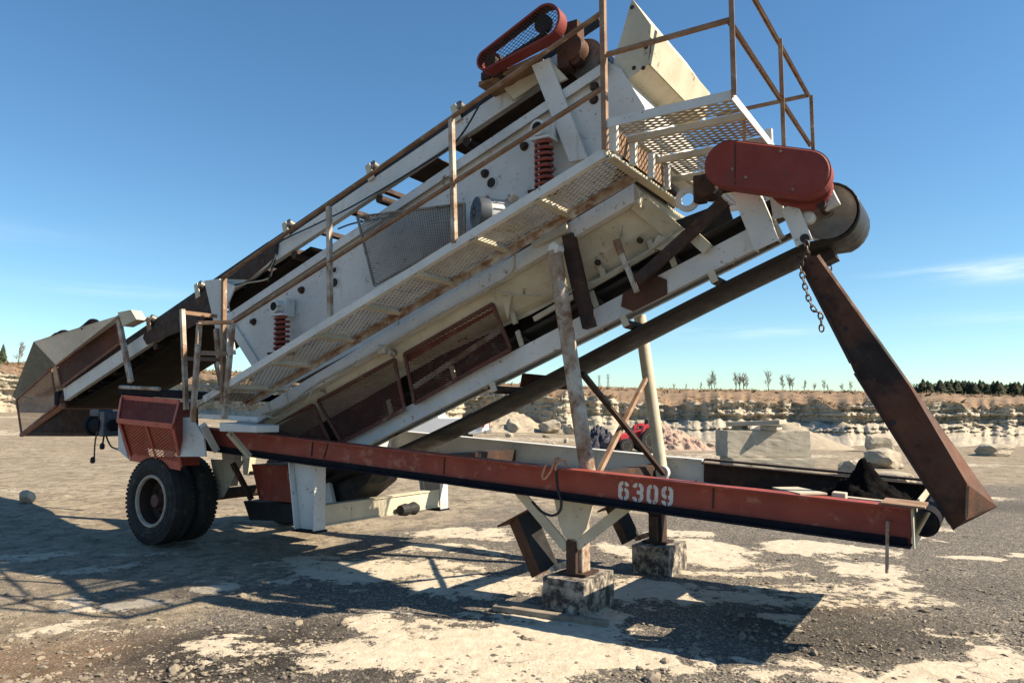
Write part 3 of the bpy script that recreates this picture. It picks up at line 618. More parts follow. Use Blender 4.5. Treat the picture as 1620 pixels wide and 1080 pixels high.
MB().prism([on_beam(-.62, VN+.0, -.003), on_beam(-.36, VN+.0, -.003), on_beam(-.36, VN+.34, -.003), on_beam(-.62, VN+.34, -.003)], -dn*.012).obj('corner_plate', 'rustrail', PL)
# half pipe roll at the front end
pr_ = MB(); c0, c1 = on_beam(-.37, VN+.12, .10), on_beam(-.37, VF-.2, .10); n_ = 18; vs_ = []; fs_ = []
for j, c_ in enumerate((c0, c1)):
    for k in range(n_+1):
        an = -math.pi*.62+math.pi*1.15*k/n_
        for rr in (.09, .078): vs_.append(c_+du*math.cos(an)*rr-dn*math.sin(an)*rr)
m_ = 2*(n_+1)
for k in range(n_):
    fs_ += [(2*k, 2*k+2, m_+2*k+2, m_+2*k), (2*k+1, m_+2*k+1, m_+2*k+3, 2*k+3), (2*k, 2*k+1, 2*k+3, 2*k+2), (m_+2*k, m_+2*k+2, m_+2*k+3, m_+2*k+1)]
pr_.add(vs_, fs_); pr_.obj('front_half_pipe', 'navy', PL)
hg = MB(); q = pt(1404, 826, VN-.01); hg.tube([q+V*.07, q, q-Z*.02], .01, 6); hg.tube([q, pt(1403, 906, VN-.01)], .011, 8); hg.obj('hanging_pin_rod', 'rail', PL)
# cross members under the chassis
for u in (-3.05, -4.9, -6.9, -8.0):
    MB().box((on_beam(u, VN+.16, .16)+on_beam(u, VF-.16, .16))/2, V*((VF-VN)/2-.16), du*.05, dn*.07).obj('cross_member', 'rustdark' if u > -5 else 'grey', PL)

# stencilled number 6309
def digits():
    o0 = pt(979, 759, VN+.07); o1 = pt(1064, 769, VN+.07); ex = (o1-o0).normalized(); ey = dn; nrm = -V*.004
    H = .150; Wd = .096; st = .030
    def arc(cx, cy, r, a0, a1, n=6): return [(cx+r*math.cos(math.radians(a0+(a1-a0)*k/n)), cy+r*math.sin(math.radians(a0+(a1-a0)*k/n))) for k in range(n+1)]
    w, h, q = Wd-st, H-st, .026
    def ring(x0, y0, x1, y1): return dict(L=[(x0, y1-q), (x0, y0+q)], R=[(x1, y0+q), (x1, y1-q)], T=arc(x0+q, y0+q, q, 180, 270)+arc(x1-q, y0+q, q, 270, 360), B=arc(x1-q, y1-q, q, 0, 90)+arc(x0+q, y1-q, q, 90, 180))
    g = .006
    def split(p):                                   # stencil bridge in the middle of a horizontal stroke
        mid = (p[6][0]+p[7][0])/2; return [p[:7]+[(mid-(g if p[6][0] < mid else -g), p[6][1])], [(mid+(g if p[6][0] < mid else -g), p[7][1])]+p[7:]]
    r6 = ring(0, h*.42, w, h); r9 = ring(0, 0, w, h*.58); r0 = ring(0, 0, w, h); r3 = ring(0, 0, w, h)
    D = {'6': [[(0, h-q), (0, q)]+arc(q, q, q, 180, 270)+[(w/2-g, 0)], [(w/2+g, 0)]+arc(w-q, q, q, 270, 355), r6['R']]+split(r6['T'])[1:]+split(r6['B'])+[[(st*.5, h*.42), (w/2-g, h*.42)]],
         '3': [arc(q, q, q, 185, 270)+[(w/2-g, 0)], [(w/2+g, 0)]+arc(w-q, q, q, 270, 360)+[(w, h*.40)], [(w, h*.58), (w, h-q)]+arc(w-q, h-q, q, 0, 90)+[(w/2+g, h)], [(w/2-g, h)]+arc(q, h-q, q, 90, 175), [(w*.35, h*.49), (w+st*.3, h*.49)]],
         '0': [r0['L'], r0['R']]+split(r0['T'])+split(r0['B']),
         '9': [[(w, q), (w, h-q)]+arc(w-q, h-q, q, 0, 90)+[(w/2+g, h)], [(w/2-g, h)]+arc(q, h-q, q, 90, 175), r9['L']]+split(r9['T'])+split(r9['B'])[1:]+[[(w/2+g, h*.58), (w-st*.5, h*.58)]]}
    for k, ch in enumerate('6309'):
        mb = MB()
        for path in D[ch]:
            pts = [Vector((a, b, 0)) for a, b in path]; Ls = []; Rs = []
            for i, p in enumerate(pts):
                d = (pts[min(i+1, len(pts)-1)]-pts[max(i-1, 0)]).normalized(); nn = Vector((-d.y, d.x, 0))*st/2; Ls.append(p+nn); Rs.append(p-nn)
            def tr(p): return o0+ex*(p.x+st/2+k*.1215)+ey*(p.y+st/2+.004)+nrm
            n = len(pts); mb.add([tr(p) for p in Ls]+[tr(p) for p in Rs], [(i, i+1, n+i+1, n+i) for i in range(n-1)])
        mb.obj('stencil_digit', 'white', beam, label='white stencilled digit '+ch)
digits()

# ---------------- axle, wheels, suspension
UC = -8.63; WC = .60; RT = .53
def wheel(v0, outer):
    c = W(UC, v0+.14, WC); ax = V*(1 if outer else 1)
    pf = [(.315, -.115), (.345, -.132), (.352, -.128), (.385, -.141), (.392, -.137), (.44, -.142), (.447, -.137), (.475, -.135), (.512, -.118), (.527, -.10), (.530, -.03), (.522, -.022), (.522, -.014), (.530, -.006), (.530, .006), (.522, .014), (.522, .022), (.530, .03), (.527, .10), (.512, .118), (.475, .135), (.40, .14), (.315, .115)]
    t = MB().lathe(c, ax, pf, 72, False)
    for k in range(58):
        an = 2*math.pi*k/58; rd = U*math.cos(an)+Z*math.sin(an); tg = -U*math.sin(an)+Z*math.cos(an)
        for sgn in (-1, 1): t.box(c+rd*.507+V*sgn*.100+tg*sgn*.006, rd*.016, V*.030, tg*.017)
    to = t.obj('tyre', 'rubber', PL, True)
    MB().lathe(c, ax, [(.318, -.118), (.310, -.130), (.284, -.128), (.274, -.10)], 56, False).obj('rim', 'rim', to, True)
    MB().lathe(c, ax, [(.2745, -.10), (.266, -.02), (.262, .06), (.262, .11)], 56, False).obj('rim_barrel', 'rustdark', to, True)
    MB().lathe(c, ax, [(.262, .05), (.20, .075), (.13, .04), (.105, .04)], 40, False).obj('disc', 'rustdark', to, True)
    return to, c
w1, c1_ = wheel(5.40, True); w2, c2_ = wheel(5.715, False); w3, c3_ = wheel(7.445, False); w4, c4_ = wheel(7.76, False)
hb = MB().lathe(c1_, V, [(.02, -.075), (.075, -.075), (.085, -.05), (.085, .04), (.12, .045), (.12, .06)], 24); hb.obj('hub', 'hub', w1, True)
for k in range(10):
    an = 2*math.pi*k/10; rd = U*math.cos(an)+Z*math.sin(an); MB().lathe(c1_+rd*.155, V, [(.013, .02), (.013, .06)], 6).obj('wheel_nut', 'rustdark', w1)
MB().tube([W(UC, 5.7, WC), W(UC, 7.74, WC)], .075, 14).obj('axle', 'rustdark', PL, True)
for v in (6.06, 7.3):
    ls = MB()
    for k in range(6):
        L = .58-.085*k; ls.prism([W(UC-L, v, WC+.16+.055*(1-(1-(L/.58)))-k*.014+.05*(L/.58)**2-.05), W(UC, v, WC+.13-k*.014), W(UC+L, v, WC+.16+.05*(L/.58)**2-k*.014-.0), W(UC+L, v, WC+.171+.05*(L/.58)**2-k*.014), W(UC, v, WC+.141-k*.014), W(UC-L, v, WC+.171+.05*(L/.58)**2-k*.014)], V*.075)
    ls.obj('leaf_spring', 'rustdark', PL)
    for du_ in (-.62, .62): MB().prism([on_beam(UC+du_-.14, v-.02, HB), on_beam(UC+du_+.14, v-.02, HB), W(UC+du_+.05, v-.02, WC+.16), W(UC+du_-.05, v-.02, WC+.16)], V*.11).obj('spring_hanger', 'cream', PL)
# grey hanger plate beside the duals
plate([(333, 726), (385, 728), (352, 786), (345, 788)], 6.05, .02, 'hanger_plate', 'cream')
MB().bar(pt(368, 732, 5.95), pt(398, 790, 6.1), .05, .05).obj('hanger_strut', 'rustdark', PL)

# ---------------- rear jack frame under the chassis
for v, inn, nm in ((VN+.05, 1, 0), (VF-.21, -1, 1)):
    tl, bl = pt(*((469, 735), (691, 762))[nm], v), pt(*((462, 836), (689, 806))[nm], v)
    u0 = tl.dot(U); ub = bl.dot(U); wb = .44 if nm == 0 else .50
    a = on_beam(-6.36, v, HB); b = on_beam(-5.98, v, HB); z0 = .44
    jk = MB()
    jk.prism([a+V*.07, b+V*.07, W(-5.99, v+.07, z0), W(-6.24, v+.07, z0)], V*.014)
    jk.prism([b, b+V*.16, W(-5.98, v+.16, z0), W(-5.98, v, z0)], U*.014)
    jk.prism([a, a+V*.16, W(-6.25, v+.16, z0), W(-6.25, v, z0)], -U*.014)
    jk.obj('jack_leg', 'grey', PL)
    MB().box(W(-6.115, v+.08, z0-.012), U*.16, V*.1, Z*.01).obj('foot_plate', 'navy', PL)
cm = MB(); cm.prism([W(-5.985, VN+.21, .485), W(-5.985, VF-.21, .485), W(-5.985, VF-.21, .675), W(-5.985, VN+.21, .675)], -U*.012); cm.box(W(-6.03, 6.72, .683), U*.06, V*(1.2-.21), Z*.007); cm.box(W(-6.03, 6.72, .477), U*.06, V*(1.2-.21), Z*.007); cm.obj('jack_cross_beam', 'cream', PL)
sp = MB(); sp.lathe(W(-5.9, 7.0, .52), V, [(.02, -.16), (.06, -.15), (.075, -.05), (.06, .0), (.08, .1), (.05, .16)], 14); sp.obj('grease_lump', 'black', PL)

# ---------------- front legs on blocks
def front_leg(dv, far):
    v = 5.74+dv; root = MB(); uc = -3.02; top = on_beam(uc, v, HB-.02).z; zb = .30
    mm = 'cream' if not far else 'rustdark'
    root.prism([W(uc-.18, v-.02, top), W(uc+.22, v-.02, top), W(uc+.14, v-.02, top-.26), W(uc+.06, v-.02, top-.36), W(uc-.06, v-.02, top-.36), W(uc-.12, v-.02, top-.26)], V*.016)
    lg = root.obj('leg_gusset', mm, PL)
    MB().box(W(uc, v+.1, (top+zb)/2), U*.075, V*.075, Z*(top-zb)/2).obj('leg_post', 'rail' if not far else 'rustdark', lg, bevel=.006)
    MB().box(W(uc-.005, v-.005, zb+.14), U*.045, V*.028, Z*.14).obj('foot_clip', 'rustdark', lg)
    MB().box(W(uc, v+.1, zb+.008), U*.13, V*.13, Z*.009).obj('foot_plate', 'rustdark', lg)
    if not far:
        br1 = MB(); br1.bar(on_beam(uc-.56, v, HB-.02), W(uc-.06, v, zb+.21), .02, .085); br1.bar(on_beam(uc-.56, v+.04, HB-.02), W(uc-.06, v+.04, zb+.21), .06, .012); br1.obj('leg_brace', 'cream', lg)
        br2 = MB(); br2.bar(on_beam(uc+.55, v, HB-.02), W(uc+.03, v, zb+.24), .02, .085); br2.bar(on_beam(uc+.55, v+.04, HB-.02), W(uc+.03, v+.04, zb+.24), .06, .012); br2.obj('leg_brace', 'cream', lg)
    else: MB().prism([on_beam(uc+.05, v, HB-.005), on_beam(uc+.34, v, HB-.005), W(uc+.07, v, top-.2)], V*.02).obj('leg_brace', 'rustdark', lg)
    # swung-up rusty foot channel hinged at the left of the post
    s = 1 if not far else .8
    hinge = W(uc-.22, v, zb+.03); d = (W(-.30, 0, .58)).normalized(); nn = W(d.z, 0, -d.dot(U)); L = .52*s; wd_ = .28*s
    ch = MB(); e = -nn
    q_ = lambda a_, v_: hinge+e*(wd_*a_)+V*v_
    def slab(p, q, m_): m_.prism([p, p+d*L, q+d*L, q], V*.012)
    slab(q_(1.0, .10), q_(.40, .0), ch); slab(q_(1.0, .113), q_(.75, .26), ch)
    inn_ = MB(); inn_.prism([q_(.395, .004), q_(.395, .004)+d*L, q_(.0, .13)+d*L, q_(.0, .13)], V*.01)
    ch.bar(q_(-.08, .10)+d*(L+.008), q_(1.25, .10)+d*(L+.008), .20, .016)
    inn_.obj('foot_shaded_inside', 'black', lg)  # side coloured black in place of the shade inside the channel
    ch.obj('folded_foot', 'rust', lg)
    hp = MB(); hp.lathe(hinge-V*.035+U*.03, V, [(.022, 0), (.022, .10)], 12); hp.bar(hinge+U*.02+V*.03, W(uc-.02, v+.03, zb+.10), .05, .05); hp.obj('hinge_pin', 'rail', lg)
front_leg(0, False); front_leg(1.84, True)

# ---------------- discharge conveyor under the screen
VC0, VC1 = 6.10, 6.80
ca, cb = pt(655, 637, VC0), pt(1160, 374, VC0); cd = (cb-ca).normalized(); cn = cd.cross(V).normalized(); cn = -cn if cn.z > 0 else cn    # cn points down
def on_conv(u, v=VC0, down=0):
    t = (u-ca.dot(U))/cd.dot(U); return ca+cd*t+cn*down+V*(v-VC0)
HC = .185
cf = MB().channel(on_conv(-6.7), on_conv(-1.36), HC, .075, .012, 1).obj('discharge_conveyor_frame', 'grey', PL)
MB().channel(on_conv(-6.7, VC1), on_conv(-1.0, VC1), .05, .05, .01, -1).obj('frame_channel', 'grey', cf)
for u in (-5.9, -4.6, -3.2, -1.9): MB().bar(on_conv(u, VC0+.08, .05), on_conv(u, VC1-.06, .03), .05, .04, cd).obj('frame_tie', 'rustdark', cf)
PC = (on_conv(-1.03, VC0, .10)); RP = .225
cbm = MB(); vs_ = [];
# belt loop: trough above, sagging return below, round the head pulley
def belt_ring(u, top):   # cross-section line over v
    out = []
    for k in range(9):
        s = k/8; v = VC0+.06+s*(VC1-VC0-.12)
        if top: out.append(on_conv(u, v, -.05-.10*abs(2*s-1)**2))
        else: out.append(on_conv(u, v, HC+.150+.075*math.sin(math.pi*s)+.03*math.sin((u+6)*1.1)))
    return out
rings = [belt_ring(-6.75+k*.25, True) for k in range(23)]
cc = on_conv(-1.03, VC0, .16); rtop = .21; 
nr = 12
for k in range(nr+1):
    an = math.pi*.5-math.pi*k/nr; rings.append([on_conv(-1.03, VC0+.06+j/8*(VC1-VC0-.12), .16)+cd*math.cos(an)*.232-cn*math.sin(an)*.232 for j in range(9)])
rings += [belt_ring(-1.25-k*.25, False) for k in range(23)]
for r_ in rings: vs_ += r_
th = [];  n_ = len(rings)
fs_ = [(i*9+j, i*9+j+1, (i+1)*9+j+1, (i+1)*9+j) for i in range(n_-1) for j in range(8)]
cbm.add(vs_, fs_); bo = cbm.obj('conveyor_belt', 'belt', PL, True); md = bo.modifiers.new('t', 'SOLIDIFY'); md.thickness = .016; md.offset = 0
MB().lathe(on_conv(-1.03, VC0+.05, .16), V, [(.03, -.03), (.05, -.03), (.05, 0), (.20, .01), (.216, 0), (.216, VC1-VC0-.1)], 36).obj('head_pulley', 'steel', PL, True)
MB().tube([on_conv(-1.03, VC0-.22, .16), on_conv(-1.03, VC1+.1, .16)], .035, 12).obj('head_shaft', 'rustdark', PL, True)
tp = MB(); tp.lathe(on_conv(-6.7, VC0+.05, .12), V, [(.17, 0), (.17, VC1-VC0-.1)], 24); tp.obj('tail_pulley', 'rustdark', PL, True)
# tail end under the chassis: wrapped belt, shown below the beam
plate([(512, 745), (592, 742), (580, 765), (512, 822), (498, 800)], 6.3, .5, 'tail_housing', 'black')
plate([(505, 770), (520, 762), (532, 818), (518, 824)], 6.2, .05, 'tail_bracket', 'grey')
# trough idlers under the carrying belt
for k, u in enumerate((-5.4, -4.55, -3.75, -2.95, -2.2, -1.55)):
    io = MB().bar(on_conv(u, VC0+.01, -.008), on_conv(u, VC0+.02, -.17), .05, .02, cd).obj('idler_bracket', 'cream', cf); MB().bar(on_conv(u, VC1-.02, -.008), on_conv(u, VC1-.02, -.17), .05, .02, cd).obj('idler_bracket', 'cream', cf)
    MB().tube([on_conv(u, VC0+.05, -.09), on_conv(u, VC0+.3, -.005), on_conv(u, VC1-.3, -.005), on_conv(u, VC1-.05, -.09)], .035, 10).obj('idler_roller', 'rustdark', io, True)
for u in (-4.15, -2.75, -1.95):
    r_ = MB(); r_.tube([on_conv(u, VC0-.02, HC+.085), on_conv(u, VC1+.02, HC+.085)], .04, 12); ro = r_.obj('return_roller', 'rustdark', cf, True)
    for vv in (VC0-.03, VC1+.02): MB().box(on_conv(u, vv, HC+.05), cd*.03, V*.008, cn*.055).obj('roller_hanger', 'cream', ro)
# brown patch plate, belly box
MB().prism([on_conv(-2.68, VC0-.012, -.005), on_conv(-2.36, VC0-.012, .0), on_conv(-2.30, VC0-.012, .07), on_conv(-2.34, VC0-.012, HC+.005), on_conv(-2.66, VC0-.012, HC+.005), on_conv(-2.74, VC0-.012, .1)], V*.011).obj('patch_plate', 'rust', cf)
plate([(826, 590), (900, 597), (895, 616), (822, 612)], 6.9, .3, 'belt_scraper_box', 'rust')
# head end uprights
def px_chan(a, b, wpx, v, depth, name, m, parent=PL):
    A, B = pt(*a, v), pt(*b, v); d = (B-A).normalized(); sd = d.cross(V).normalized(); wv = wpx*A.y/F_PX*1.1
    mb = MB(); mb.prism([A-sd*wv/2, A+sd*wv/2, B+sd*wv/2, B-sd*wv/2], V*.012); mb.prism([A-sd*wv/2+V*.013, B-sd*wv/2+V*.013, B-sd*wv/2+V*depth, A-sd*wv/2+V*depth], sd*.012); mb.prism([A+sd*wv/2+V*.013, B+sd*wv/2+V*.013, B+sd*wv/2+V*depth, A+sd*wv/2+V*depth], -sd*.012)
    return mb.obj(name, m, parent)
px_chan((1176, 298), (1213, 388), 36, 5.98, .1, 'drive_upright', 'grey')
px_chan((1248, 325), (1272, 384), 24, 5.92, .03, 'chain_lug', 'grey')
px_chan((1225, 300), (1232, 345), 16, 6.0, .04, 'bearing_upright', 'grey')
lug = MB(); lug.lathe(pt(1273, 377, 5.915), V, [(.02, -.004), (.035, -.004), (.035, .004)], 16); lug.obj('lug_hole', 'black', PL)
brg = MB(); brg.box(pt(1303, 300, 6.0), cd*.06, V*.04, cn*.16); brg.lathe(pt(1300, 308, 6.0), V, [(.04, -.06), (.085, -.05), (.09, .03)], 18); brg.lathe(pt(1280, 345, 6.02), V, [(.03, -.06), (.05, -.05), (.05, .03)], 12); brg.obj('head_bearing', 'grey', PL, bevel=.006)
# deep red solid belt guard
def stadium(ca_, cb_, ra, rb, v, t, n=20):
    A = Vector((ca_.dot(U), ca_.z)); B = Vector((cb_.dot(U), cb_.z)); d = (B-A); an0 = math.atan2(d.y, d.x); pts = []
    for k in range(n+1): a = an0+math.pi/2+math.pi*k/n; pts.append(W(A.x+math.cos(a)*ra, v, A.y+math.sin(a)*ra))
    for k in range(n+1): a = an0-math.pi/2+math.pi*k/n; pts.append(W(B.x+math.cos(a)*rb, v, B.y+math.sin(a)*rb))
    return pts
gA, gB = pt(1151, 258, 5.70), pt(1273, 274, 5.70)
gd = MB().prism(stadium(gA, gB, .183, .178, 5.70, 0), V*.17).obj('drive_guard', 'reddeep', PL, bevel=.012)
MB().prism(stadium(pt(1250, 290, 5.88), pt(1279, 296, 5.88), .165, .165, 5.88, 0), V*.10).obj('guard_back_box', 'reddeep', gd, bevel=.01)
for x, y in ((1181, 281), (1159, 268), (1235, 240), (1255, 300)): MB().lathe(pt(x, y, 5.70), V, [(.012, -.014), (.012, .0)], 8).obj('guard_bolt', 'rustrail', gd)
lip_o = stadium(gA, gB, .188, .183, 5.712, 0); lip_i = stadium(gA, gB, .178, .173, 5.712, 0); lp = MB()
for i_ in range(len(lip_o)): j_ = (i_+1) % len(lip_o); lp.prism([lip_o[i_], lip_o[j_], lip_i[j_], lip_i[i_]], V*.012)
lp.obj('guard_seam', 'reddeep', gd); MB().bar(pt(1163, 226, 5.699), pt(1163, 292, 5.699), .003, .010).obj('guard_crease', 'rustdark', gd)
# speed reducer and clutter behind the guard
cl = MB(); cl.lathe(pt(1120, 296, 6.0), V, [(.05, -.1), (.1, -.08), (.1, .12), (.06, .15)], 16); cl.box(pt(1135, 290, 6.1), U*.12, V*.1, Z*.07); cl.box(pt(1108, 300, 6.15), U*.05, V*.05, Z*.12); cl.obj('gear_reducer', 'rustdark', PL, bevel=.01)
rg = MB(); c_ = pt(1087, 315, 6.15); n_ = 28
for k in range(n_):
    a0, a1 = 2*math.pi*k/n_, 2*math.pi*(k+1)/n_
    f = lambda a, r: c_+(U*math.cos(a)+Z*math.sin(a))*r
    rg.prism([f(a0, .058), f(a1, .058), f(a1, .108), f(a0, .108)], V*.03)
rg.obj('flange_ring', 'grey', PL)
MB().bar(pt(1008, 445, 5.98), pt(1148, 318, 5.98), .05, .10).obj('tension_bar', 'rustdark', PL)
MB().bar(pt(1095, 372, 6.05), pt(1120, 395, 6.05), .05, .10).obj('side_bracket', 'cream', PL)

# ---------------- rusty chute hanging from the head end
VCH = 6.02
n0 = [pt(1258, 402, VCH), pt(1292, 405, VCH), pt(1440, 612, VCH), pt(1530, 765, VCH), pt(1528, 822, VCH), pt(1508, 839, VCH), pt(1350, 586, VCH), pt(1344, 572, VCH)]
cho = MB().prism(n0, V*.012).obj('hanging_chute', 'rust', PL, label='long rusty folded chute plate hanging from the conveyor head')
f0, f1, f2, f3 = pt(1292, 405, VCH), pt(1440, 612, VCH), pt(1530, 765, VCH), pt(1528, 822, VCH)
ed = lambda x, y, v: pt(x, y, v)
sd_ = MB()
g0, g1, g2 = ed(1296, 402, VCH+.02), ed(1448, 617, VCH+.06), ed(1578, 801, VCH+.33)
for q in ([f0, f1, g1, g0], [f1, f2, g2, g1], [f2, f3, g2]):
    e1 = (q[1]-q[0]).cross(q[2]-q[0]).normalized()*.012; sd_.prism(q, e1 if e1.dot(V) > 0 else -e1)
sd_.obj('side_flap', 'rust', cho)
b0, b1, b2 = pt(1528, 822, VCH), pt(1508, 839, VCH), g2
MB().prism([pt(1527.5, 818, VCH-.001), pt(1510, 836, VCH-.001), b2-V*.02], V*.011).obj('end_lip', 'rust', cho)
MB().bar(pt(1531, 768, VCH-.01), pt(1529, 818, VCH-.01), .014, .018).obj('weld_bead', 'rustrail', cho)
MB().bar(pt(1261, 408, VCH-.008), pt(1346, 574, VCH-.008), .014, .022).obj('edge_rib', 'rustdark', cho)
MB().bar(pt(1352, 590, VCH-.008), pt(1503, 828, VCH-.008), .012, .018).obj('edge_rib', 'rustdark', cho)
for x, y in ((1272, 412), (1284, 416), (1290, 440), (1384, 600), (1398, 622), (1452, 706), (1466, 728), (1500, 790)): MB().lathe(pt(x, y, VCH), V, [(.010, -.014), (.014, -.012), (.014, 0)], 6).obj('chute_bolt', 'rustdark', cho)
for x, y, r_ in ((1412, 668, .02), (1338, 520, .016)): MB().lathe(pt(x, y, VCH), V, [(r_, -.003), (r_*1.1, 0)], 10).obj('torch_hole', 'black', cho)
# chains
def chain(path, name='chain', parent=PL, pitch=.042):
    P_ = [Vector(p) for p in path]; dense = []
    for a, b in zip(P_, P_[1:]):
        n = max(1, int((b-a).length/.005)); dense += [a.lerp(b, k/n) for k in range(n)]
    mb = MB(); acc = 0; last = dense[0]; k = 0
    for p, q in zip(dense, dense[1:]):
        acc += (q-p).length
        if acc >= pitch:
            acc = 0; d = (p-last).normalized(); x = (V if k % 2 else U); x = (x-d*x.dot(d)).normalized(); c = (p+last)/2; ln = pitch*.72; r = .017
            ring = [c+d*(math.cos(a)*ln)+x*(math.sin(a)*r) for a in [2*math.pi*j/8 for j in range(9)]]; mb.tube(ring, .0065, 5, False); last = p; k += 1
    return mb.obj(name, 'chain', parent, True)
def sag(a, b, s, n=14): return [a.lerp(b, k/n)-Z*s*4*(k/n)*(1-k/n) for k in range(n+1)]
chain([pt(1275, 382, 5.90), pt(1279, 398, 5.90), pt(1271, 412, 5.92)]+sag(pt(1265, 416, 5.92), pt(1297, 493, 5.92), .12)+[pt(1299, 505, 5.92), pt(1300, 527, 5.92)])
chain([pt(1306, 404, 6.5), pt(1312, 422, 6.5), pt(1318, 452, 6.5)])
MB().box(pt(1305, 410, 6.45), cd*.09, V*.1, cn*.045).obj('scraper_block', 'rustdark', PL)
# ---------------- support struts (push-up legs)
def strut(a, b, r, name='support_strut', m='rail'): return MB().tube([a, b], r, 16).obj(name, m, PL, True)
sa, sb_ = pt(877, 398, 5.74), pt(930, 745, 5.74)
st1 = strut(sa, sb_+(sb_-sa).normalized()*.25, .068)
MB().lathe(pt(877, 393, 5.70), V, [(.015, -.02), (.05, -.02), (.05, .09)], 18).obj('strut_pivot', 'grey', st1, True)
ta, tb = pt(1012, 500, 7.68), pt(1047, 748, 7.68); st2 = strut(ta, tb+(tb-ta).normalized()*.12, .068, m='cream')
MB().lathe(pt(1048, 747, 7.60), V, [(.02, -.02), (.07, -.02), (.07, .05)], 18).obj('strut_pivot', 'grey', st2, True)
MB().bar(pt(921, 590, 5.80), pt(1052, 752, 7.62), .035, .05).obj('strut_cross_brace', 'rustdark', PL)
MB().bar(pt(1022, 598, 7.64), pt(938, 765, 5.82), .035, .05).obj('strut_cross_brace', 'rustrail', PL)
plate([(834, 366), (893, 341), (897, 366), (843, 392)], 5.83, .03, 'strut_bracket', 'cream')
MB().bar(pt(900, 372, 5.90), pt(933, 518, 5.90), .09, .105).obj('rusty_jack_tube', 'rustdark', PL)
MB().bar(pt(893, 380, 6.0), pt(915, 480, 6.0), .05, .05).obj('jack_tube_liner', 'black', PL)
MB().bar(pt(980, 392, 6.0), pt(1008, 462, 6.0), .03, .045).obj('turnbuckle_rod', 'rail', PL)
MB().tube([pt(975, 380, 6.0), pt(983, 402, 6.0)], .035, 10).obj('turnbuckle_nut', 'rustrail', PL)

# ---------------- walkway
VW0, VW1 = 5.15, 5.70
wa, wb = pt(360, 602, VW0), pt(955, 233, VW0); wdv = (wb-wa).normalized(); wn_ = wdv.cross(V).normalized(); wn_ = -wn_ if wn_.z > 0 else wn_
LW = (wb-wa).length
def on_walk(s, v=VW0, down=0): return wa+wdv*s+V*(v-VW0)+wn_*down
s_lo = -.45
wf = MB(); wf.prism([on_walk(s_lo), on_walk(LW), on_walk(LW, VW0, .075), on_walk(s_lo, VW0, .075)], V*.01); wf.prism([on_walk(s_lo, VW0+.011, .063), on_walk(LW, VW0+.011, .063), on_walk(LW, VW0+.011, .075), on_walk(s_lo, VW0+.011, .075)], V*.05)
wk = wf.obj('walkway_toe_board', 'grey', PL)
wf = MB(); wf.bar(on_walk(s_lo, VW1, .10), on_walk(LW, VW1, .10), .012, .075); wf.bar(on_walk(s_lo, VW1-.03, .075), on_walk(LW, VW1-.03, .075), .05, .01); wf.obj('walkway_inner_angle', 'rail', wk)
nP = 7; edges = [0+ (LW)*k/nP for k in range(nP+1)]
for k in range(nP):
    a, b = edges[k]+.012, edges[k+1]-.012; g = MB()
    expanded(g, on_walk(a, VW0+.02, .055), on_walk(b, VW0+.02, .055), on_walk(b, VW1-.01, .055), on_walk(a, VW1-.01, .055), .052, .0255, .007, .0075); g.obj('grating_panel', 'grate', wk)
g = MB(); expanded(g, on_walk(s_lo, VW0+.02, .055), on_walk(-.012, VW0+.02, .055), on_walk(-.012, VW1-.01, .055), on_walk(s_lo, VW1-.01, .055), .052, .0255, .007, .0075); g.obj('grating_panel', 'grate', wk)
for k in range(nP+1):
    ca_ = MB(); s = edges[k]; ca_.bar(on_walk(s, VW0+.012, .095), on_walk(s, VW1+.1, .095), .05, .01, wdv); ca_.bar(on_walk(s+.02, VW0+.012, .072), on_walk(s+.02, VW1+.1, .072), .008, .045, wdv); ca_.obj('walkway_bearer', 'cream', wk)
# end beam of the walkway across the machine
ue = wb.dot(U); ze = wb.z
eb = MB(); eb.prism([W(ue, VW0, ze), W(ue, 6.75, ze-.01), W(ue, 6.75, ze-.10), W(ue, VW0, ze-.09)], U*.012); eb.prism([W(ue+.013, VW0, ze-.10), W(ue+.013, 6.75, ze-.11), W(ue+.09, 6.75, ze-.11), W(ue+.09, VW0, ze-.10)], Z*.01); ebo = eb.obj('end_beam', 'cream', PL)
for v in (5.35, 5.75, 6.15): MB().prism([W(ue+.02, v, ze+.01), W(ue+.02, v+.24, ze+.01), W(ue+.02, v+.24, ze+.2), W(ue+.02, v, ze+.2)], U*.008).obj('riser_panel', 'rustrail', ebo)
for v in (5.28, 5.66, 6.06, 6.44): MB().bar(W(ue+.03, v, ze-.005), W(ue+.03, v, ze+.215), .06, .05, U).obj('riser_stub', 'grey', ebo)

# ---------------- handrail along the walkway
def rail(a, b, name, m='rustrail', r=.021, parent=PL, ang=True):
    mb = MB()
    mb.bar(a, b, .042, .010); d = (Vector(b)-Vector(a)).normalized(); sd = V-d*V.dot(d); sd = sd.normalized() if sd.length > .1 else U; upv = d.cross(sd); mb.bar(Vector(a)+sd*.018+upv*.022, Vector(b)+sd*.018+upv*.022, .007, .038)
    return mb.obj(name, m, parent)
rt = [pt(351, 441, VW0), pt(517, 326, VW0), pt(712, 187, VW0), pt(951, 22, VW0)]
rmid = [pt(366, 513, VW0), pt(517, 415, VW0), pt(712, 284, VW0), pt(955, 140, VW0)]
hr = rail(rt[0], rt[3], 'handrail', 'rustrail'); rail(rmid[0], rmid[3], 'mid_rail', 'rustrail', parent=hr)
def post(a, b, m='rail', parent=hr, s=.042):
    mb = MB(); a = Vector(a); b = Vector(b); d = (b-a).normalized(); mb.bar(a, b, .008, s); x = d.cross(V).normalized(); mb.bar(a+x*(s/2-.004)+V*.024, b+x*(s/2-.004)+V*.024, s-.002, .008); return mb.obj('post', m, parent)
post(pt(518, 326, VW0-.012), pt(520, 500, VW0-.012)); post(pt(712, 187, VW0-.012), pt(717, 384, VW0-.012))
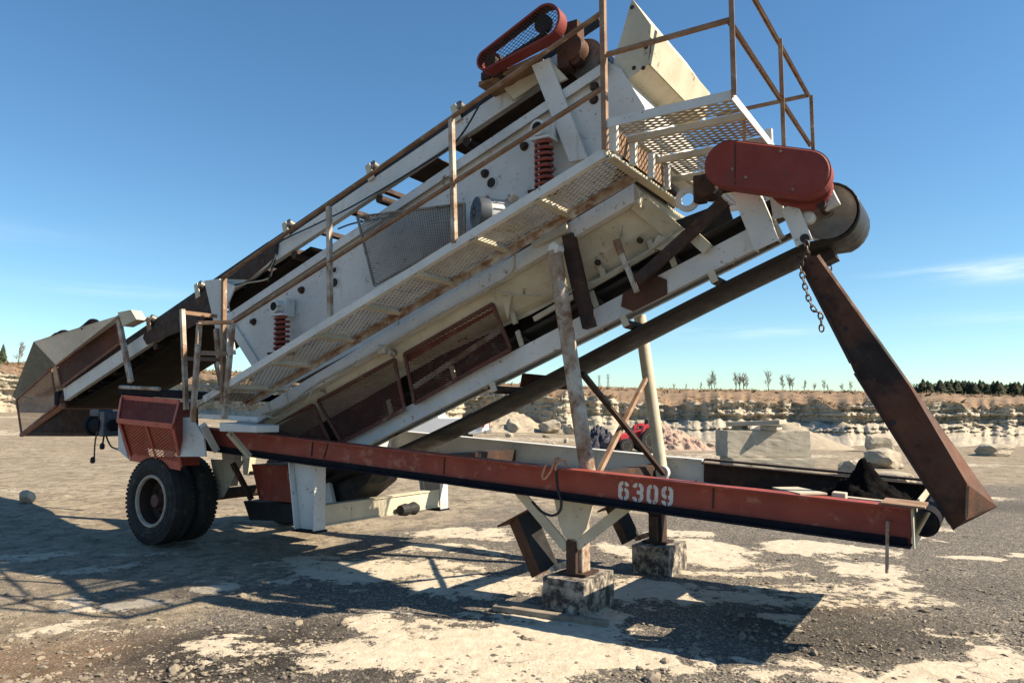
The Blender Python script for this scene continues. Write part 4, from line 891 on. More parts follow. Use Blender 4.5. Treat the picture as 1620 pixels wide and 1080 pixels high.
post(pt(951, -40, VW0-.012), pt(956, 236, VW0-.012), 'rustrail'); post(pt(352, 440, VW0-.012), pt(350, 640, VW0-.012), 'rustrail')
post(pt(366, 510, VW0-.03), pt(352, 662, VW0-.03)); 
# access ladder at the low end
ld = post(pt(286, 489, VW0), pt(292, 648, VW0), parent=PL); ld.name = 'ladder_stile'; l2 = post(pt(313, 510, 4.95), pt(302, 668, 4.95), parent=ld); l2.name = 'ladder_stile'
rail(pt(285, 491, VW0), pt(342, 498, 5.6), 'ladder_grab_rail', 'rustrail', parent=ld); rail(pt(312, 513, 4.95), pt(367, 512, VW0-.03), 'ladder_grab_rail', 'rustrail', parent=ld)
rail(pt(309, 560, 4.95), pt(361, 562, VW0-.03), 'ladder_rung', 'rustrail', parent=ld); rail(pt(291, 569, VW0), pt(352, 571, 5.6), 'ladder_rung', 'rustrail', parent=ld); rail(pt(306, 610, 4.95), pt(352, 618, VW0-.03), 'ladder_rung', 'rail', parent=ld)
MB().bar(pt(318, 658, 5.1), pt(410, 663, 5.3), .05, .05).obj('step_bracket', 'grey', PL)
MB().bar(pt(310, 642, 5.2), pt(345, 618, 5.2), .03, .05).obj('step_brace', 'rail', PL)
stp = MB(); stp.prism([pt(347, 668, 5.1), pt(405, 673, 5.1), pt(405, 684, 5.1), pt(347, 682, 5.1)], V*.30); stp.obj('lower_step', 'grey', PL, bevel=.005)
MB().bar(pt(321, 672, 5.2), pt(342, 712, 5.5), .07, .05).obj('step_stay', 'grey', PL); MB().bar(pt(362, 684, 5.3), pt(395, 722, 5.5), .05, .05).obj('step_stay', 'cream', PL)

# ---------------- level platform at the high end with its railing
UP0, UP1, ZP = ue+.02, pt(1157, 144, VW0).dot(U), pt(1157, 144, VW0).z; VP1 = 8.1
pf = MB(); pf.bar(W(UP0, VW0, ZP-.03), W(UP1, VW0, ZP-.03), .01, .07); pf.bar(W(UP1, VW0+.007, ZP-.03), W(UP1, VP1, ZP-.03), .01, .07, U); pf.bar(W(UP0, VP1, ZP-.03), W(UP1, VP1, ZP-.03), .01, .07); pfo = pf.obj('platform_frame', 'grey', PL)
for v in (5.55, 6.15, 6.75, 7.4): MB().bar(W(UP0-.05, v, ZP-.04), W(UP1-.008, v, ZP-.04), .035, .05).obj('platform_bearer', 'cream', pfo)
for v0, v1 in ((VW0+.02, 5.53), (5.57, 6.13), (6.17, 6.73), (6.77, 7.38), (7.42, VP1-.02)):
    g = MB(); expanded(g, W(UP0, v0, ZP-.005), W(UP1-.01, v0, ZP-.005), W(UP1-.01, v1, ZP-.005), W(UP0, v1, ZP-.005), .06, .031, .008, .012); g.obj('grating_panel', 'grate', pfo)
ZT, ZM = ZP+1.06, ZP+.52
pr2 = rail(W(UP1, VW0, ZT), W(UP1, VP1, ZT), 'platform_railing', 'rustrail'); rail(W(UP1, VW0, ZM), W(UP1, VP1, ZM), 'mid_rail', 'rustrail', parent=pr2)
rail(W(ue, VW0, ZM), W(UP1, VW0, ZM), 'mid_rail', 'rustrail', parent=pr2); rail(W(ue, VW0, ZT), W(UP1, VW0, ZT), 'top_rail', 'rustrail', parent=pr2); rail(W(UP0, VP1, ZT), W(UP1, VP1, ZT), 'top_rail', 'rustrail', parent=pr2)
for v in (VW0-.012, 6.7, VP1+.012):
    mb = MB(); mb.bar(W(UP1+.012, v, ZP-.05), W(UP1+.012, v, ZT), .042, .008, V); mb.bar(W(UP1+.03, v-.018, ZP-.05), W(UP1+.03, v-.018, ZT), .008, .03, V); mb.obj('post', 'rustrail', pr2)
MB().bar(W(UP0+.3, VP1+.01, ZP-.05), W(UP0+.3, VP1+.01, ZT), .01, .042).obj('post', 'rustrail', pr2)
mb = MB(); mb.bar(W(UP1-.02, 6.35, ZP-.03), W(UP1-.02, 6.35, ZP+.12), .05, .05); mb.obj('rail_socket', 'grey', pr2)

# ---------------- vibrating screen box
VS0, VS1 = 5.95, 7.45
side = [(361, 497), (608, 333), (856, 167), (960, 97), (984, 110), (992, 135), (990, 235), (960, 300), (700, 480), (400, 640), (398, 575)]
sbx = plate(side, VS0, .014, 'screen_box', 'grey'); far = MB().prism([pt(x, y, VS0)+V*(VS1-VS0-.014) for x, y in side], V*.014).obj('far_side_plate', 'grey', sbx)
tf = MB(); ta_, tb_ = pt(361, 496, VS0-.06), pt(960, 95, VS0-.06); tf.prism([ta_, tb_, tb_+V*.06, ta_+V*.06], -Z*.012); tf.prism([ta_-Z*.013, tb_-Z*.013, tb_-Z*.10, ta_-Z*.10], V*.01); tf.obj('top_angle', 'grey', sbx)
dkk = MB(); q0, q1 = pt(395, 560, VS0+.02), pt(985, 190, VS0+.02)
dkk.prism([q0, q1, q1+V*(VS1-VS0-.04), q0+V*(VS1-VS0-.04)], -Z*.04); dkk.prism([q0-Z*.3, q1-Z*.3, q1-Z*.3+V*(VS1-VS0-.04), q0-Z*.3+V*(VS1-VS0-.04)], -Z*.03); dkk.obj('screen_deck', 'rustdark', sbx)
for x, y in ((402, 509), (478, 459), (768, 275), (830, 232), (940, 158), (941, 138)):
    bt = MB(); bt.lathe(pt(x, y, VS0), V, [(.012, -.05), (.03, -.045), (.03, -.015), (.045, -.012), (.045, 0)], 12); bt.obj('cross_tube_bolt', 'rustdark', sbx)
for x, y, r in ((529, 427, .032), (529, 447, .052), (777, 289, .052)):
    bt = MB(); bt.lathe(pt(x, y, VS0), V, [(r*.8, -.004), (r, -.004), (r, .0)], 18); bt.obj('plate_hole', 'black', sbx); 
    rr = MB(); n_ = 18
    for k in range(n_):
        a0, a1 = 2*math.pi*k/n_, 2*math.pi*(k+1)/n_; c_ = pt(x, y, VS0-.012); f = lambda a, q: c_+(U*math.cos(a)+Z*math.sin(a))*q
        rr.prism([f(a0, r), f(a1, r), f(a1, r+.012), f(a0, r+.012)], V*.011)
    rr.obj('hole_collar', 'grey', sbx)
def coil(c, h, r, turns, wire):
    n = turns*18; return [c+U*math.cos(2*math.pi*k/18)*r+V*math.sin(2*math.pi*k/18)*r+Z*h*k/n for k in range(n+1)]
def spring(x, y0, y1, v, nt):
    b = pt(x, y1, v); t = pt(x, y0, v); h = t.z-b.z; mb = MB(); mb.tube(coil(b, h, .078, nt, .014), .0165, 7); so_ = mb.obj('spring', 'spring', sbx, True)
    MB().tube([b-Z*.02, t+Z*.01], .045, 12).obj('spring_core', 'rustdark', so_, True)
    br = MB(); br.box(t+Z*.025, U*.1, V*.09, Z*.012); br.lathe(t+Z*.12-V*.05-U*.02, V, [(.05, -.05), (.075, -.05), (.075, .12)], 20); br.box(t+Z*.12+U*.05+V*.06, U*.035, V*.06, Z*.1); bo_ = br.obj('spring_bracket', 'grey', so_, True)
    MB().lathe(t+Z*.12-V*.05-U*.02, V, [(.046, -.054), (.05, -.054)], 20).obj('tube_bore', 'black', so_)
    MB().box(b-Z*.025, U*.12, V*.1, Z*.014).obj('spring_seat', 'rustdark', so_)
spring(445, 502, 556, 5.80, 7); spring(861, 226, 300, 5.80, 8)
# discharge hood across the top
hp = [(1000, -2), (968, 108), (991, 128), (1026, 102), (1030, 40)]
hd = MB(); pn = [pt(x, y, VS0+.02) for x, y in hp]; hd.prism(pn, V*1.45); hdo = hd.obj('feed_hood', 'cream', PL)
he = MB(); he.prism([pt(1026, 100, VS0+.0), pt(1036, 47, VS0+.0), pt(1040, 50, VS0), pt(1030, 104, VS0)], V*1.49); he.obj('hood_edge_plate', 'cream', hdo)
bx = MB(); b0_ = pt(985, 112, VS0+.004); bx.prism([pt(984, 112, VS0-.004), pt(1020, 170, VS0-.004), pt(1020, 230, VS0-.004), pt(990, 236, VS0-.004)], V*1.4); bx.obj('box_end_panel', 'grey', hdo)
for x, y in ((1000, 12), (1022, 75), (1003, 108), (1018, 108)): MB().lathe(pt(x, y, VS0+.02), V, [(.02, -.006), (.02, .0)], 8).obj('rust_bolt', 'rustdark', hdo)
# base frame below the walkway
bch = MB().channel(pt(372, 668, 5.90), pt(1003, 290, 5.90), .15, .09, .012, 1).obj('base_frame', 'grey', PL)
MB().channel(mirror(pt(372, 668, 5.90)), mirror(pt(1003, 290, 5.90)), .15, .09, .012, -1).obj('frame_channel', 'grey', bch)
MB().prism([pt(1003, 290, 5.90), pt(1012, 302, 5.90), pt(1012, 302, 5.90)+V*1.6, pt(1003, 290, 5.90)+V*1.6], -Z*.14).obj('frame_end', 'cream', bch)
for x, y in ((452, 622), (425, 640)): MB().bar(pt(x, y-4, 5.893), pt(x+4, y+20, 5.893), .012, .02).obj('frame_stiffener', 'cream', bch)
# sloping collecting hopper below
hpA = [pt(415, 668, 5.99), pt(1003, 312, 5.99)]; hpB = [pt(470, 690, 6.22), pt(560, 640, 6.22), pt(700, 560, 6.22), pt(838, 498, 6.22), pt(1040, 392, 6.22), pt(1062, 374, 6.22), pt(1050, 352, 6.1)]
hop = MB(); hop.prism(hpA+hpB[::-1], V*.012); hop.obj('collecting_hopper', 'cream', PL)
hp_far = MB().prism([mirror(p) for p in hpA+hpB[::-1]], -V*.012).obj('collecting_hopper', 'cream', PL, label='far wall of the collecting hopper')
MB().prism([pt(1003, 314, 6.0), pt(1058, 352, 6.12), pt(1058, 352, 6.12)+V*1.2, pt(1003, 314, 6.0)+V*1.4], -Z*.012).obj('hopper_end_plate', 'cream', PL)
pe = MB(); pe.bar(pt(1008, 318, 5.97), pt(1078, 378, 6.25), .05, .16); pe.obj('hopper_lip_beam', 'cream', PL)
plate([(1040, 372), (1072, 378), (1058, 398), (1030, 392)], 6.05, .1, 'lip_bracket', 'cream')
for x, y in ((945, 415), (1012, 380), (815, 455)): MB().lathe(pt(x, y, 6.07), V, [(.028, -.008), (.028, .02)], 12).obj('hopper_bolt', 'rustdark', PL)
skirt = MB(); skirt.bar(pt(845, 505, 6.16), pt(1085, 366, 6.16), .03, .05); sk = skirt.obj('skirt_bar', 'cream', PL)
skirt = MB(); skirt.bar(pt(760, 520, 6.2), pt(1070, 360, 6.2), .02, .07); skirt.obj('skirt_rubber', 'black', sk)
for x, y in ((950, 428), (1028, 388), (810, 500)): MB().bar(pt(x, y-8, 6.14), pt(x+6, y+12, 6.14), .03, .05).obj('skirt_clamp', 'cream', sk)
for x, y in ((970, 360), (795, 470)): MB().prism([pt(x-2, y, 6.03), pt(x+14, y-4, 6.03), pt(x+8, y+34, 6.08)], V*.02).obj('hopper_rib', 'cream', PL)
# red mesh guards beside the discharge conveyor
def mesh_guard(q, v, lw, sw, m, fm, name, parent=PL, bar=.035, wide=.007, sd=.004):
    P4 = [pt(q_[0], q_[1], q_[2] if len(q_) > 2 else v) for q_ in q]; fr_ = MB()
    for a, b in zip(P4, P4[1:]+P4[:1]): fr_.bar(a, b, .02, bar)
    fo = fr_.obj(name, fm, parent); g = MB(); expanded(g, P4[0]+V*.012, P4[1]+V*.012, P4[2]+V*.012, P4[3]+V*.012, lw, sw, sd, wide); g.obj('mesh', m, fo); return fo
mesh_guard([(640, 560), (779, 481), (808, 552), (656, 638)], 6.04, .030, .0125, 'redmesh', 'redmesh', 'mesh_guard')
mesh_guard([(503, 634), (624, 568), (640, 647), (540, 700)], 6.04, .030, .0125, 'redmesh', 'redmesh', 'mesh_guard')
mesh_guard([(415, 680), (495, 640), (520, 695), (470, 715)], 6.06, .030, .0125, 'redmesh', 'redmesh', 'mesh_guard')
plate([(640, 557), (781, 478), (785, 490), (645, 572)], 6.07, .01, 'guard_flashing', 'red')
MB().bar(pt(655, 612, 6.12), pt(795, 520, 6.12), .03, .05).obj('guard_inner_bar', 'rail', PL)
gb = MB(); gb.box(pt(607, 553, 5.93), U*.05, V*.05, Z*.05); gb.lathe(pt(620, 558, 5.9), V, [(.02, -.02), (.045, -.02), (.045, .05)], 12); gb.obj('guard_lift_bracket', 'rail', PL, bevel=.01)
# black sheet added for the shaded inside, so the hopper reads closed
plate([(400, 655), (640, 545), (790, 465), (1000, 375), (1150, 318), (1168, 372), (760, 592), (560, 702), (420, 720)], 6.62, .02, 'inner_dark_sheet', 'black')
# red boot under the tail
rb_ = MB(); rb_.prism([pt(398, 734, 6.2), pt(470, 738, 6.2), pt(468, 795, 6.2), pt(410, 790, 6.2)], V*.9); rb_.obj('tail_boot', 'red', PL)
rb_ = MB(); rb_.prism([pt(385, 792, 6.3), pt(470, 797, 6.3), pt(468, 825, 6.3), pt(395, 822, 6.3)], V*.7); rb_.obj('boot_skirt', 'black', PL)

# screen motor and its mesh guard on the walkway
mg = [(565, 343), (735, 322), (735, 372), (592, 452)]
mesh_guard(mg, 5.62, .030, .014, 'darkmesh', 'darkmesh', 'drive_mesh_guard', bar=.018, wide=.0095)
mc = pt(752, 336, 5.42); axm = (V*-.75+U*.0-Z*.05).normalized()
axm = (U*.55+V*.83).normalized()
mo = MB().lathe(mc, axm, [(.105, 0), (.128, .03), (.135, .06), (.135, .42), (.11, .46), (.03, .47), (.03, .53)], 28).obj('screen_motor', 'motor', PL, True)
MB().lathe(mc-axm*.012, axm, [(.02, -.004), (.09, .0), (.143, .014), (.148, .03), (.148, .12)], 28).obj('fan_cowl', 'motorblue', mo, True)
for k in range(10):
    a = 2*math.pi*k/10; e1 = axm.orthogonal().normalized(); e2 = axm.cross(e1); d = e1*math.cos(a)+e2*math.sin(a); MB().bar(mc-axm*.016+d*.025, mc-axm*.006+d*.11, .006, .012, axm).obj('cowl_slot', 'black', mo)
for k in range(14):
    a = 2*math.pi*k/14; e1 = axm.orthogonal().normalized(); e2 = axm.cross(e1); d = e1*math.cos(a)+e2*math.sin(a); MB().bar(mc+axm*.13+d*.137, mc+axm*.41+d*.137, .008, .02, d.cross(axm)).obj('cooling_fin', 'motor', mo)
MB().prism([pt(795, 318, 5.6), pt(812, 307, 5.6), pt(806, 322, 5.6), pt(780, 338, 5.6)], V*.1).obj('motor_bracket', 'cream', mo)

# ---------------- feed conveyor on top
VQ0 = 6.12; VQ1 = 7.32
qa, qb = pt(100, 615, VQ0), pt(905, 69, VQ0); qd = (qb-qa).normalized(); qn = qd.cross(V).normalized(); qn = -qn if qn.z > 0 else qn
def on_feed(u, v=VQ0, down=0):
    t = (u-qa.dot(U))/qd.dot(U); return qa+qd*t+qn*down+V*(v-VQ0)
uq0, uq1 = qa.dot(U), qb.dot(U); HQ = .195
ff = MB().channel(qa, qb, HQ, .075, .012, 1).obj('feed_conveyor_frame', 'grey', PL)
MB().channel(on_feed(uq0, VQ1), on_feed(uq1, VQ1), HQ, .075, .012, -1).obj('frame_channel', 'grey', ff)
nq = 14
for k in range(nq): MB().bar(on_feed(uq0+.5+k*.5, VQ0+.08, HQ-.05), on_feed(uq0+.5+k*.5, VQ1-.08, HQ-.05), .05, .06, qd).obj('frame_tie', 'rustdark', ff)
fbelt = MB(); vs_ = []; fs_ = []; us = np.linspace(uq0-.1, -7.5, 40)
for u in us:
    for j in range(11):
        s = j/10; vs_.append(on_feed(u, VQ0+.03+s*(VQ1-VQ0-.06), -.02-.095*abs(2*s-1)**2.2))
nn_ = len(us); off_ = nn_*11
fs_ += [(i*11+j, i*11+j+1, (i+1)*11+j+1, (i+1)*11+j) for i in range(nn_-1) for j in range(10)]
fbelt.add(vs_, fs_); bo = fbelt.obj('conveyor_belt', 'belt', PL, True); md = bo.modifiers.new('t', 'SOLIDIFY'); md.thickness = .022; md.offset = 0
ed_ = MB(); ed_.bar(on_feed(uq0, VQ0+.03, -.06), on_feed(uq1+.3, VQ0+.03, -.06), .02, .10); ed_.obj('belt_skirt', 'black', PL)
rbm = MB(); vs_ = []; us = np.linspace(uq0-.1, -6.9, 38)
for u in us:
    for j in range(7):
        s = j/6; sagv = (.22+.16*math.sin(math.pi*min(1, max(0, (u-uq0)/3.6)))) if u < uq0+3.6 else .20
        vs_.append(on_feed(u, VQ0+.08+s*(VQ1-VQ0-.16), HQ+sagv*.55-.05))
rbm.add(vs_, [(i*7+j, i*7+j+1, (i+1)*7+j+1, (i+1)*7+j) for i in range(len(us)-1) for j in range(6)]); rbo = rbm.obj('return_belt', 'beltdull', PL, True); md = rbo.modifiers.new('t', 'SOLIDIFY'); md.thickness = .016; md.offset = 0
for ua_, ub_ in ((-5.35, -4.95), (-4.75, uq1+.1)):
    MB().prism([on_feed(ua_, VQ0+.1, HQ-.02), on_feed(ub_, VQ0+.1, HQ-.02), on_feed(ub_, VQ1-.1, HQ-.02), on_feed(ua_, VQ1-.1, HQ-.02)], qn*.012).obj('belt_pan', 'rustdark', ff)
# idler brackets standing above the belt edge
for x, y in ((240, 497), (317, 440), (457, 349), (590, 256), (726, 171)):
    u = pt(x, y, VQ0).dot(U); b_ = MB(); c_ = on_feed(u, VQ0-.03, .02)
    b_.prism([c_-qd*.05, c_+qd*.05, c_+qd*.035-qn*.2, c_-qd*.035-qn*.2], V*.012); b_.prism([c_-qd*.05+V*.013, c_+qd*.0+V*.013, c_-qd*.0-qn*.2+V*.10, c_-qd*.035-qn*.2+V*.10], qd*.012); io = b_.obj('idler_bracket', 'cream' if x != 240 else 'rustrail', ff)
    MB().tube([on_feed(u+.05, VQ0-.015, -.155), on_feed(u+.05, VQ0+.30, -.03)], .055, 14).obj('wing_roller', 'steel', io, True)
    MB().tube([on_feed(u, VQ0+.02, HQ+.06), on_feed(u, VQ1-.02, HQ+.06)], .05, 12).obj('return_roller', 'rustdark', io, True)
plate([(228, 526), (330, 455), (345, 470), (335, 497), (300, 518), (232, 545), (226, 535)], VQ0-.02, .012, 'skirt_plate', 'rustdark')
plate([(357, 441), (440, 384), (438, 402), (392, 442)], VQ0-.02, .012, 'skirt_plate', 'rustdark')
# posts that carry the feed conveyor
cp = MB(); cp.prism([pt(323, 444, 5.98), pt(347, 441, 5.98), pt(363, 560, 5.98), pt(347, 548, 5.98)], V*.10); cpo = cp.obj('conveyor_post', 'grey', PL)
MB().prism([pt(347, 442, 5.975), pt(372, 452, 5.975), pt(352, 500, 5.975)], V*.02).obj('post_gusset', 'grey', cpo)
MB().bar(pt(352, 490, 5.95), pt(412, 585, 5.95), .05, .12).obj('post_stay', 'grey', cpo); MB().bar(pt(343, 520, 5.97), pt(352, 625, 5.97), .06, .06).obj('post_leg', 'rail', cpo)
MB().prism([mirror(p) for p in (pt(323, 444, 5.98), pt(347, 441, 5.98), pt(363, 640, 5.98), pt(350, 640, 5.98))], -V*.1).obj('conveyor_post', 'grey', PL)
up_ = MB(); up_.prism([pt(841, 104, 5.86), pt(868, 92, 5.86), pt(929, 250, 5.86), pt(901, 256, 5.86)], V*.014); up_.prism([pt(868, 92, 5.875), pt(929, 250, 5.875), pt(929, 250, 6.0), pt(868, 92, 6.0)], U*.012); upo = up_.obj('head_post', 'grey', PL)
MB().prism([pt(868, 93, 5.88), pt(897, 124, 5.88), pt(885, 130, 5.88)], V*.03).obj('post_gusset', 'cream', upo)
MB().prism([mirror(p) for p in (pt(841, 104, 5.86), pt(868, 92, 5.86), pt(929, 250, 5.86), pt(901, 256, 5.86))], -V*.014).obj('head_post', 'grey', PL)
# head drum, reducer, mesh belt guard with motor
hdr = pt(925, 92, 6.05)
MB().lathe(hdr, V, [(.02, -.02), (.05, -.02), (.05, 0), (.165, .006), (.185, 0), (.185, 1.3)], 36).obj('head_drum', 'steel', PL, True)
gr = MB(); gc = pt(903, 78, 5.92); gr.lathe(gc, V, [(.07, -.06), (.13, -.04), (.14, .0), (.14, .1)], 24); gr.box(pt(908, 55, 5.95), U*.07, V*.07, Z*.10); gr.box(pt(896, 100, 5.95), U*.06, V*.07, Z*.07); gr.lathe(pt(912, 95, 5.95), V, [(.03, -.05), (.06, -.04), (.06, .06)], 14); gr.obj('head_reducer', 'rust', PL, True)
gA, gB = pt(768, 94, 5.62), pt(860, 34, 5.62); out_ = stadium(gA, gB, .105, .168, 5.62, 0); inn = stadium(gA, gB, .085, .146, 5.62, 0)
gg = MB(); n_ = len(out_)
for i in range(n_):
    j = (i+1) % n_; gg.prism([out_[i], out_[j], inn[j], inn[i]], V*.008); gg.prism([out_[i]+V*.009, out_[j]+V*.009, inn[j].lerp(out_[j], .8)+V*.009, inn[i].lerp(out_[i], .8)+V*.009], V*.13)
ggo = gg.obj('belt_guard', 'reddeep', PL)
def lattice_in(poly, v, step_a, step_b, dirv, wd_):
    P2 = [Vector((p.dot(U), p.z)) for p in poly]; mb = MB()
    for ang in (dirv, -dirv):
        d = Vector((math.cos(ang), math.sin(ang))); n2 = Vector((-d.y, d.x)); ks = [p.dot(n2) for p in P2]; k = min(ks)+step_a
        while k < max(ks):
            hits = []
            for a, b in zip(P2, P2[1:]+P2[:1]):
                fa, fb_ = a.dot(n2)-k, b.dot(n2)-k
                if fa*fb_ < 0: hits.append((a+(b-a)*(fa/(fa-fb_))).dot(d))
            hits.sort()
            for h0, h1 in zip(hits[::2], hits[1::2]):
                p0 = d*h0+n2*k; p1 = d*h1+n2*k; mb.bar(W(p0.x, v, p0.y), W(p1.x, v, p1.y), .003, wd_)
            k += step_a
    return mb
lattice_in(inn, 5.626, .030, 0, .62, .0045).obj('mesh', 'rustdark', ggo)
MB().lathe(pt(858, 37, 5.68), V, [(.03, 0), (.085, 0), (.085, .06)], 22).obj('large_sheave', 'black', ggo, True); MB().lathe(pt(775, 96, 5.68), V, [(.03, 0), (.065, 0), (.065, .06)], 20).obj('small_sheave', 'rustdark', ggo, True)
for o_ in ((-.08, -.055), (.08, .055)): pass
for (x0, y0), (x1, y1) in (((772, 84), (852, 26)), ((786, 103), (865, 52))): MB().bar(pt(x0, y0, 5.71), pt(x1, y1, 5.71), .05, .022).obj('drive_belt', 'black', ggo)
fm = MB(); fm.lathe(pt(776, 101, 5.80), V, [(.05, 0), (.115, .01), (.115, .30), (.08, .33)], 24); fmo = fm.obj('conveyor_motor', 'rust', PL, True)
for x, y in ((772, 122), (800, 108), (790, 118)): MB().box(pt(x, y, 5.84), U*.05, V*.05, Z*.035).obj('motor_foot', 'rustdark', fmo)
MB().prism([pt(757, 130, 5.82), pt(850, 86, 5.82), pt(850, 92, 5.82), pt(757, 137, 5.82)], V*.4).obj('motor_base', 'rustrail', fmo)
plate([(800, 142), (860, 100), (872, 118), (812, 158)], 6.03, .012, 'motor_mount', 'cream')
MB().prism([pt(790, 130, 6.04), pt(812, 160, 6.04), pt(806, 130, 6.04)], V*.012).obj('mount_gusset', 'rail', PL)

# ---------------- tail hopper
def hp3(x, y, v): return pt(x, y, v)
A_ = hp3(53, 540, 5.78); B_ = hp3(187, 499, 5.90); C_ = hp3(190, 506, 6.05); D_ = hp3(88, 577, 6.05); E_ = hp3(20, 626, 6.52); F_ = hp3(25, 632, 6.54)
th_ = MB(); th_.prism([A_, B_, C_, D_], V*.008); hpo = th_.obj('tail_hopper', 'grey', PL)
th_ = MB(); th_.prism([A_, D_, F_, E_], V*.008); th_.obj('corner_panel', 'teal', hpo)  # corner panel darker and greener than the main panel
plate([(90, 576), (189, 505), (193, 545), (97, 612)], 6.2, .01, 'hopper_dark_backing', 'black', hpo)  # black sheet added behind the mesh so the inside looks dark
for q, nm in (([A_, B_, C_, D_], 'far_panel'), ([A_, D_, F_, E_], 'far_corner_panel')): MB().prism([mirror(p) for p in q], -V*.008).obj(nm, 'grey', hpo)
MB().prism([A_, E_, mirror(E_), mirror(A_)], U*.008).obj('tail_panel', 'grey', hpo)
for x, y in ((72, 536), (130, 520)): MB().lathe(pt(x, y, 5.84), V, [(.016, -.01), (.02, .0)], 6).obj('bolt', 'black', hpo)
mesh_guard([(90, 578), (186, 508), (190, 543), (97, 612)], 6.08, .036, .019, 'brownmesh', 'brownmesh', 'mesh_guard', hpo, wide=.011)
mesh_guard([(26, 632, 6.5), (81, 583, 6.08), (89, 641, 6.08), (34, 686, 6.5)], 6.08, .036, .019, 'brownmesh', 'brownmesh', 'mesh_guard', hpo, wide=.011)
MB().bar(pt(34, 688, 6.5), pt(100, 640, 6.1), .06, .06).obj('hopper_foot_angle', 'brownmesh', hpo)
tg0 = mesh_guard([(40, 684), (112, 640), (188, 622), (142, 685)], 7.0, .034, .020, 'rustdark', 'rustdark', 'tail_guard', hpo, wide=.016)
MB().bar(pt(38, 687, 6.98), pt(144, 687, 6.98), .06, .06).obj('tail_base_angle', 'rustdark', hpo)
tpl = MB(); tpl.lathe(pt(95, 632, 6.13), V, [(.03, -.06), (.10, -.03), (.15, 0), (.15, 1.1)], 24); tpl.obj('tail_pulley', 'rustdark', PL, True)
MB().box(pt(92, 630, 6.10), U*.06, V*.03, Z*.11).obj('tail_bearing', 'navy', PL, bevel=.01)
pstv = MB(); pstv.bar(pt(187, 500, 5.98), pt(207, 604, 5.98), .05, .075); pstv.obj('hopper_post', 'rail', PL)
pc = MB(); pc.prism([pt(186, 494, 5.95), pt(207, 490, 5.95), pt(216, 505, 5.95), pt(194, 516, 5.95)], V*.16); pc.obj('post_cap', 'cream', PL)
MB().bar(mirror(pt(187, 500, 5.98)), mirror(pt(207, 604, 5.98)), .05, .075).obj('hopper_post', 'rail', PL)
# dirt left on the hopper rim
ns, nv = 90, 16; sg, tg_ = np.meshgrid(np.linspace(0, 1, ns), np.linspace(0, 1, nv), indexing='ij')
hz_ = (.05*np.exp(-((sg-.22)/.16)**2)+.075*np.exp(-((sg-.80)/.10)**2)+.012+.05*(fbm(sg*14, tg_*4, 4, 5)-.42))*np.sin(np.pi*np.clip(tg_*1.15, 0, 1))
pts_ = [A_.lerp(B_, .10+.62*float(sg[i_, j_]))+V*(.0+.34*float(tg_[i_, j_]))+Z*(float(hz_[i_, j_])*1.5-.012) for i_ in range(ns) for j_ in range(nv)]
off0 = world_origin(PL); dmo = np_mesh('spilled_dirt', np.array([tuple(q-off0) for q in pts_]), grid_quads(ns, nv), M['blackpile']); dmo.parent = PL
# lattice under the tail
for k in range(7):
    MB().bar(on_feed(uq0+.15+k*.34, VQ0+.1, HQ+.02), on_feed(uq0+.15+k*.34, VQ1-.1, HQ+.02), .03, .03, qd).obj('slider_bar', 'rustdark', ff)

# ---------------- drive guard and deck above the wheels
vm, vt, vb = 5.18, 5.40, 5.44
g = dict(tl=pt(192, 628, vt), tr=pt(283, 636, vt), ml=pt(186, 665, vm), mr=pt(273, 674, vm), bl=pt(206, 722, vb), br=pt(286, 737, vb), mml=pt(189, 670, vm+.004), mmr=pt(274, 678, vm+.004))
gm = MB()
def strip(a, b, w=.055): gm.bar(a, b, .012, w)
for a, b in (('tl', 'tr'), ('tl', 'ml'), ('tr', 'mr'), ('ml', 'mr'), ('mml', 'bl'), ('mmr', 'br'), ('bl', 'br')): strip(g[a], g[b], .10 if (a, b) == ('bl', 'br') else .06)
mid_t = g['ml'].lerp(g['mr'], .52); mid_b = g['bl'].lerp(g['br'], .55); strip(mid_t, mid_b, .04)
gmo = gm.obj('wheel_drive_guard', 'redbright', PL)
x_ = MB(); expanded(x_, g['tl']+V*.01, g['tr']+V*.01, g['mr']+V*.01, g['ml']+V*.01, .036, .0185, .004, .0095); x_.obj('mesh', 'redbright', gmo)
x_ = MB(); expanded(x_, g['ml']+V*.012, g['mr']+V*.012, g['br']+V*.012, g['bl']+V*.012, .036, .0185, .004, .0095); x_.obj('mesh', 'redbright', gmo)
plate([(194, 632), (281, 640), (284, 715), (212, 706)], 5.56, .02, 'guard_dark_backing', 'black', gmo)  # added black sheet, stands in for the shade inside the guard
MB().prism([g['tr'], g['mr'], g['br'], g['br']+V*.25, g['tr']+V*.25], U*.006).obj('guard_side', 'red', gmo)
MB().prism([g['tl'], g['ml'], g['bl'], g['bl']+V*.25, g['tl']+V*.25], U*.006).obj('guard_side', 'red', gmo)
plate([(279, 660), (303, 660), (322, 690), (325, 722), (281, 722)], 5.36, .02, 'fender_plate', 'grey'); plate([(187, 672), (203, 726), (187, 712)], 5.5, .02, 'fender_plate', 'grey')
dkp = MB(); dkp.prism([pt(186, 614, 5.42), pt(345, 622, 5.42), pt(345, 634, 5.42), pt(186, 624, 5.42)], V*.9); dkp.obj('rear_deck', 'navy', PL, bevel=.01)
MB().tube([pt(190, 612, 5.4), pt(252, 615, 5.4)], .025, 10).obj('deck_pipe', 'rail', PL, True)
